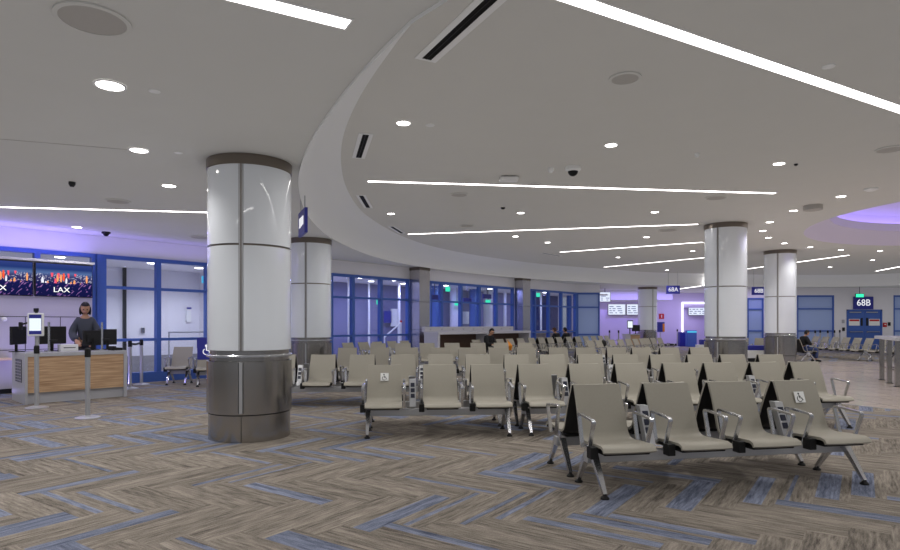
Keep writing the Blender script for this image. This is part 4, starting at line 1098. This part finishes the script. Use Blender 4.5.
def person(label, loc, rz, J, top, legs, hairlong=False, scale=1.0, tilt=.3, group=None, glasses=False, hairm=None, phone=False, yaw=0):
    t = thing('person', label, 'person', loc, rz, group); t.scale = (scale,)*3
    names = list(J); idx = {n_: i for i, n_ in enumerate(names)}
    E_ = [('pelvis','spine'),('spine','chest'),('chest','neck'),('neck','headb')]
    for s in 'LR': E_ += [('chest','sh'+s),('sh'+s,'el'+s),('el'+s,'wr'+s),('pelvis','hip'+s),('hip'+s,'kn'+s),('kn'+s,'an'+s),('an'+s,'toe'+s)]
    R0 = dict(pelvis=.085, spine=.095, chest=.11, neck=.05, headb=.048, sh=.05, el=.038, wr=.027, hip=.07, kn=.05, an=.034, toe=.03)
    rad = lambda n_: R0.get(n_, R0.get(n_[:-1], .05))
    body = skin_mesh([J[n_] for n_ in names], [(idx[a], idx[b]) for a, b in E_], [rad(n_) for n_ in names], idx['pelvis'])
    bm = bmesh.new(); bm.from_mesh(body)
    hb = MB(); hb.ball((0, 0, 0), 1, 24, 18, sc=(.077, .094, .118), fn=head_fn)
    for s in (-1, 1): hb.ball((s*.077, .008, -.006), .03, 8, 6, sc=(.35, .7, 1))
    hc = Vector(J['headb'])+Vector((0, -.02-.05*tilt, .085))
    HM = T(hc) @ RZ(yaw) @ Matrix.Rotation(tilt, 4, 'X')
    bmesh.ops.transform(hb.bm, matrix=HM, verts=hb.bm.verts)
    tmp = bpy.data.meshes.new('h'); hb.bm.to_mesh(tmp); hb.bm.free(); bm.from_mesh(tmp)
    for s in 'LR':
        w, e = Vector(J['wr'+s]), Vector(J['el'+s]); d = (w-e).normalized()
        sd = Vector((1 if s == 'L' else -1, 0, 0)); sd = (sd-d*sd.dot(d)).normalized(); up = sd.cross(d); up = up if up.z > 0 else -up
        palm = MB(); palm.strap([w-d*.01, w+d*.03, w+d*.09], [.045, .075, .078], [.035, .03, .022], wdir=sd)
        tm = bpy.data.meshes.new('p'); palm.bm.to_mesh(tm); palm.bm.free(); bm.from_mesh(tm)
        for pts, rr in hand_chain(w, d, sd, up):
            fm = skin_mesh(pts, [(0, 1), (1, 2), (2, 3)], rr, 0, 1); bm.from_mesh(fm)
    me = bpy.data.meshes.new('body'); bm.to_mesh(me); bm.free(); me.materials.append(M_skin)
    for p in me.polygons: p.use_smooth = True
    b = bpy.data.objects.new('body', me); COL.objects.link(b); b.parent = t
    def cloth(name, keys, edges, grow, mat, cut=None):
        ks = list(keys); V = []; Rr = []
        for k_ in ks:
            v = Vector(J[k_] if k_ in J else cut[k_]); V.append(v); Rr.append(rad(k_)+grow)
        ii = {k_: i for i, k_ in enumerate(ks)}
        m = skin_mesh(V, [(ii[a], ii[c]) for a, c in edges], Rr, 0); m.materials.clear(); m.materials.append(mat)
        for p in m.polygons: p.use_smooth = True
        o = bpy.data.objects.new(name, m); COL.objects.link(o); o.parent = t; return o
    keys = ['pelvis', 'spine', 'chest', 'neckl']; ed = [('pelvis','spine'),('spine','chest'),('chest','neckl')]; cut = {'neckl': Vector(J['chest']).lerp(Vector(J['neck']), .95)}
    R0['neckl'] = .055; R0['cuff'] = .03; R0['hem'] = .045
    for s in 'LR':
        keys += ['sh'+s, 'el'+s, 'cuff'+s]; ed += [('chest','sh'+s),('sh'+s,'el'+s),('el'+s,'cuff'+s)]; cut['cuff'+s] = Vector(J['el'+s]).lerp(Vector(J['wr'+s]), .93)
    cloth('sweater' if hairlong else 'jacket', keys, ed, .04, top, cut)
    keys = ['pelvis']; ed = []; cut = {}
    for s in 'LR':
        keys += ['hip'+s, 'kn'+s, 'hem'+s]; ed += [('pelvis','hip'+s),('hip'+s,'kn'+s),('kn'+s,'hem'+s)]; cut['hem'+s] = Vector(J['kn'+s]).lerp(Vector(J['an'+s]), .92)
    cloth('trousers', keys, ed, .042, legs, cut)
    for s in 'LR':
        a, c = Vector(J['an'+s]), Vector(J['toe'+s]); d = (c-a); d.z = 0; d.normalize()
        MB().strap([a-d*.05+Vector((0, 0, -.045)), a+d*.02+Vector((0, 0, -.035)), a+d*.16+Vector((0, 0, -.05)), a+d*.21+Vector((0, 0, -.06))], [.07, .085, .09, .06], [.075, .095, .065, .035], wdir=(d.y, -d.x, 0)).obj('shoe', M_black, t)
    hr = MB()
    def hfn(q):
        x, y, z = q
        return Vector((x*1.06, y*1.05+.07, z*1.05+.06))
    hr.ball((0, 0, 0), 1, 24, 18, sc=(.08, .096, .118), fn=hfn)
    lim = -.95 if hairlong else -.62
    kill = [v for v in hr.bm.verts if (v.co.y < -.03 and v.co.z < .066 and abs(v.co.x) < .079) or (v.co.y < .0 and v.co.z < (-.2 if hairlong else -.01)) or (v.co.z < lim*.118)]
    bmesh.ops.delete(hr.bm, geom=kill, context='VERTS')
    if hairlong:
        hr.ball((0, .05, -.055), .09, 16, 10, sc=(.98, .62, 1.15))
        for s in (-1, 1): hr.ball((s*.078, .005, -.05), .05, 12, 8, sc=(.5, .8, 1.75))
    bmesh.ops.transform(hr.bm, matrix=HM, verts=hr.bm.verts)
    hr.obj('hair', hairm or M_hair, t, sharp=80)
    fc = MB(HM)
    for s in (-1, 1): fc.ball((s*.03, -.083, .008), .011, 8, 6)
    fc.obj('eyes', M_black, t)
    MB(HM).strap([(-.022, -.09, -.058), (0, -.097, -.058), (.022, -.09, -.058)], .008, .008, wdir=(0, 0, 1)).obj('mouth', P('lips_'+str(len(MATS)), lin(150, 90, 84), .5), t)
    if glasses:
        g_ = MB(HM)
        for s in (-1, 1): g_.tube([(s*.033+.022*math.cos(a), -.1, .008+.016*math.sin(a)) for a in [2*PI*k/12 for k in range(12)]], .003, 5, closed=True); g_.tube([(s*.055, -.098, .012), (s*.08, .0, .01)], .003, 5)
        g_.obj('glasses', M_black, t)
    return t
stand = dict(pelvis=(0, 0, .95), spine=(0, .01, 1.12), chest=(0, .0, 1.32), neck=(0, -.01, 1.47), headb=(0, -.03, 1.53),
    shL=(-.135, 0, 1.39), elL=(-.215, -.03, 1.12), wrL=(-.14, -.24, 1.0), shR=(.135, 0, 1.39), elR=(.215, -.03, 1.12), wrR=(.13, -.25, .99),
    hipL=(-.085, 0, .9), knL=(-.1, -.01, .5), anL=(-.1, .02, .09), toeL=(-.1, -.13, .05), hipR=(.085, 0, .9), knR=(.1, -.01, .5), anR=(.1, .02, .09), toeR=(.1, -.13, .05))
def seated(lean=0, hands=None):
    J = dict(pelvis=(0, .06, .535), spine=(0, .09-lean*.2, .70), chest=(0, .11-lean*.7, .90), neck=(0, .10-lean, 1.04), headb=(0, .07-lean*1.1, 1.09),
        shL=(-.165, .11-lean*.8, .98), elL=(-.23, .0-lean*.6, .73), wrL=(-.08, -.2, .72), shR=(.165, .11-lean*.8, .98), elR=(.23, .0-lean*.6, .73), wrR=(.08, -.21, .73),
        hipL=(-.09, .04, .52), knL=(-.13, -.40, .53), anL=(-.13, -.36, .095), toeL=(-.13, -.5, .05), hipR=(.09, .04, .52), knR=(.13, -.40, .53), anR=(.13, -.40, .095), toeR=(.13, -.54, .05))
    return J
w = dk(1.30, 1.30)
person('woman in charcoal sweater with dark hair standing behind the check-in desk', (w.x, w.y, 0), DA-.25, stand, M_shirt, M_jacket, hairlong=True, scale=1.1, tilt=.38)
def on_seat(A, ang, off, fwd=0):
    u = Vector((math.cos(ang), math.sin(ang))); nr = Vector((-u.y, u.x)); p = Vector(A)+u*(off+.25)-nr*(.375+fwd); return (p.x, p.y, 0)
qa = Vector(XY(471, 21.4)); qb = Vector(XY(606, 29.2)); qu = (qb-qa).normalized(); qang = math.atan2(qu.y, qu.x)
person('man in black jacket and glasses sitting before the white counter, looking down', on_seat(qa, qang, .33), qang, seated(.12), M_jacket, M_jacket, tilt=.5, glasses=True)
def on_rear(px):
    o = on_line(px, qa, qu); p = qa+qu*o+Vector((-qu.y, qu.x))*.45; return (p.x, p.y, 0)
person('dark haired person in black sitting with the back turned near the dark windows', on_rear(573), qang+PI, seated(.0), M_jacket, M_jean, tilt=.2)
person('brown haired person beside the dark haired one near the dark windows, back turned', on_rear(564.5), qang+PI, seated(.08), M_jacket, M_jean, tilt=.4, hairm=P('brown_hair', lin(74, 48, 34), .6))
sp = on_seat((13.2, 22.7), PI/2, 0); MS = .94
person('man in black jacket and jeans sitting by the tiled floor looking at a phone', sp, PI/2, seated(.1), M_jacket, M_jean, tilt=.45, scale=MS)
ph = thing('phone', 'small phone held by the man in jeans', 'phone', (sp[0]+.3, sp[1], .71), PI/2)
MB().box(-.04, .04, -.07, .07, -.004, .004, bev=.002).obj('phone_body', M_black, ph)

# ------------------------------------------------------------------ light
def area(loc, rot, sx, sy, power, col):
    l = bpy.data.lights.new('area_wash', 'AREA'); l.shape = 'RECTANGLE'; l.size = sx; l.size_y = sy; l.energy = power; l.color = col
    o = bpy.data.objects.new('area_wash', l); COL.objects.link(o); o.location = loc; o.rotation_euler = rot; return o
PUR = (.34, .26, 1)
q = BP+WU*(-.6)-WN*.05
area((q.x, q.y, 2.88), (PI, 0, math.atan2(WU.y, WU.x)), 4.4, .12, 22, PUR)      # on top of the display wall, shining up
q = BP+WU*.2+WN*1.6
area((q.x, q.y, H1-.03), (0, 0, math.atan2(WU.y, WU.x)), 4.0, .08, 8, PUR)      # purple line beside the white strip
PU2 = (.56, .47, 1)
q = W0+WU*2.4+WN*.4
area((q.x, q.y, HEAD+.03), (PI, 0, math.atan2(WU.y, WU.x)), 5.2, .06, 7, PUR)      # unseen uplight added along the window head for the purple wash
q = BP+WU*.9+WN*.9
area((q.x, q.y, .12), (PI, 0, math.atan2(WU.y, WU.x)), 2.6, .12, 24, (.44, .38, 1))      # added uplight hidden behind the desk, washing the ceiling purple
area((9.8, 37.6, 2.93), (0, 0, 0), 2.6, .2, 16, PU2); area((12, 36.5, H1-.04), (0, 0, 0), 5, .1, 60, PUR); area((14.8, 38.0, H1-.04), (0, 0, 0), 3, .1, 45, PU2)
area((17.5, 33.4, H1-.04), (0, 0, 0), 1.6, .1, 18, PU2)
for s in (sw(345), sw(395), sw(440), sw(485)): v = wpt(s, 1.5, HEAD-.04); area(v, (0, 0, 0), 1.2, .2, 30, (.4, .42, 1))
for s in (sw(540), sw(565)): v = wpt(s, 1.5, HEAD-.04); area(v, (0, 0, 0), 1.2, .2, 18, (.35, .4, 1))
area((xb(693), YB+.9, 2.54), (0, 0, 0), 1.2, .6, 9, (.75, .72, 1))
w_ = bpy.data.worlds.new('hall'); scene.world = w_; w_.use_nodes = True
bg = w_.node_tree.nodes['Background']; bg.inputs[0].default_value = (.68, .73, .82, 1); bg.inputs[1].default_value = .32
scene.cycles.use_fast_gi = True; scene.cycles.fast_gi_method = 'ADD'; w_.light_settings.ao_factor = .16; w_.light_settings.distance = 1.6

# ------------------------------------------------------------------ camera and view
cam = bpy.data.cameras.new('camera'); cam.sensor_width = 36; cam.lens = 24; cam.shift_y = 49/900; cam.clip_end = 200; cam.clip_start = .05
co = bpy.data.objects.new('camera', cam); COL.objects.link(co); co.location = (0, 0, H); co.rotation_euler = (PI/2, 0, 0); scene.camera = co
vs = scene.view_settings; vs.view_transform = 'Standard'; vs.look = 'None'; vs.gamma = 1; vs.use_curve_mapping = False; vs.exposure = 0.17
scene.cycles.use_denoising = True; scene.cycles.max_bounces = 7; scene.cycles.diffuse_bounces = 4; scene.cycles.transparent_max_bounces = 10; scene.cycles.caustics_reflective = False
scene.cycles.sample_clamp_indirect = 6
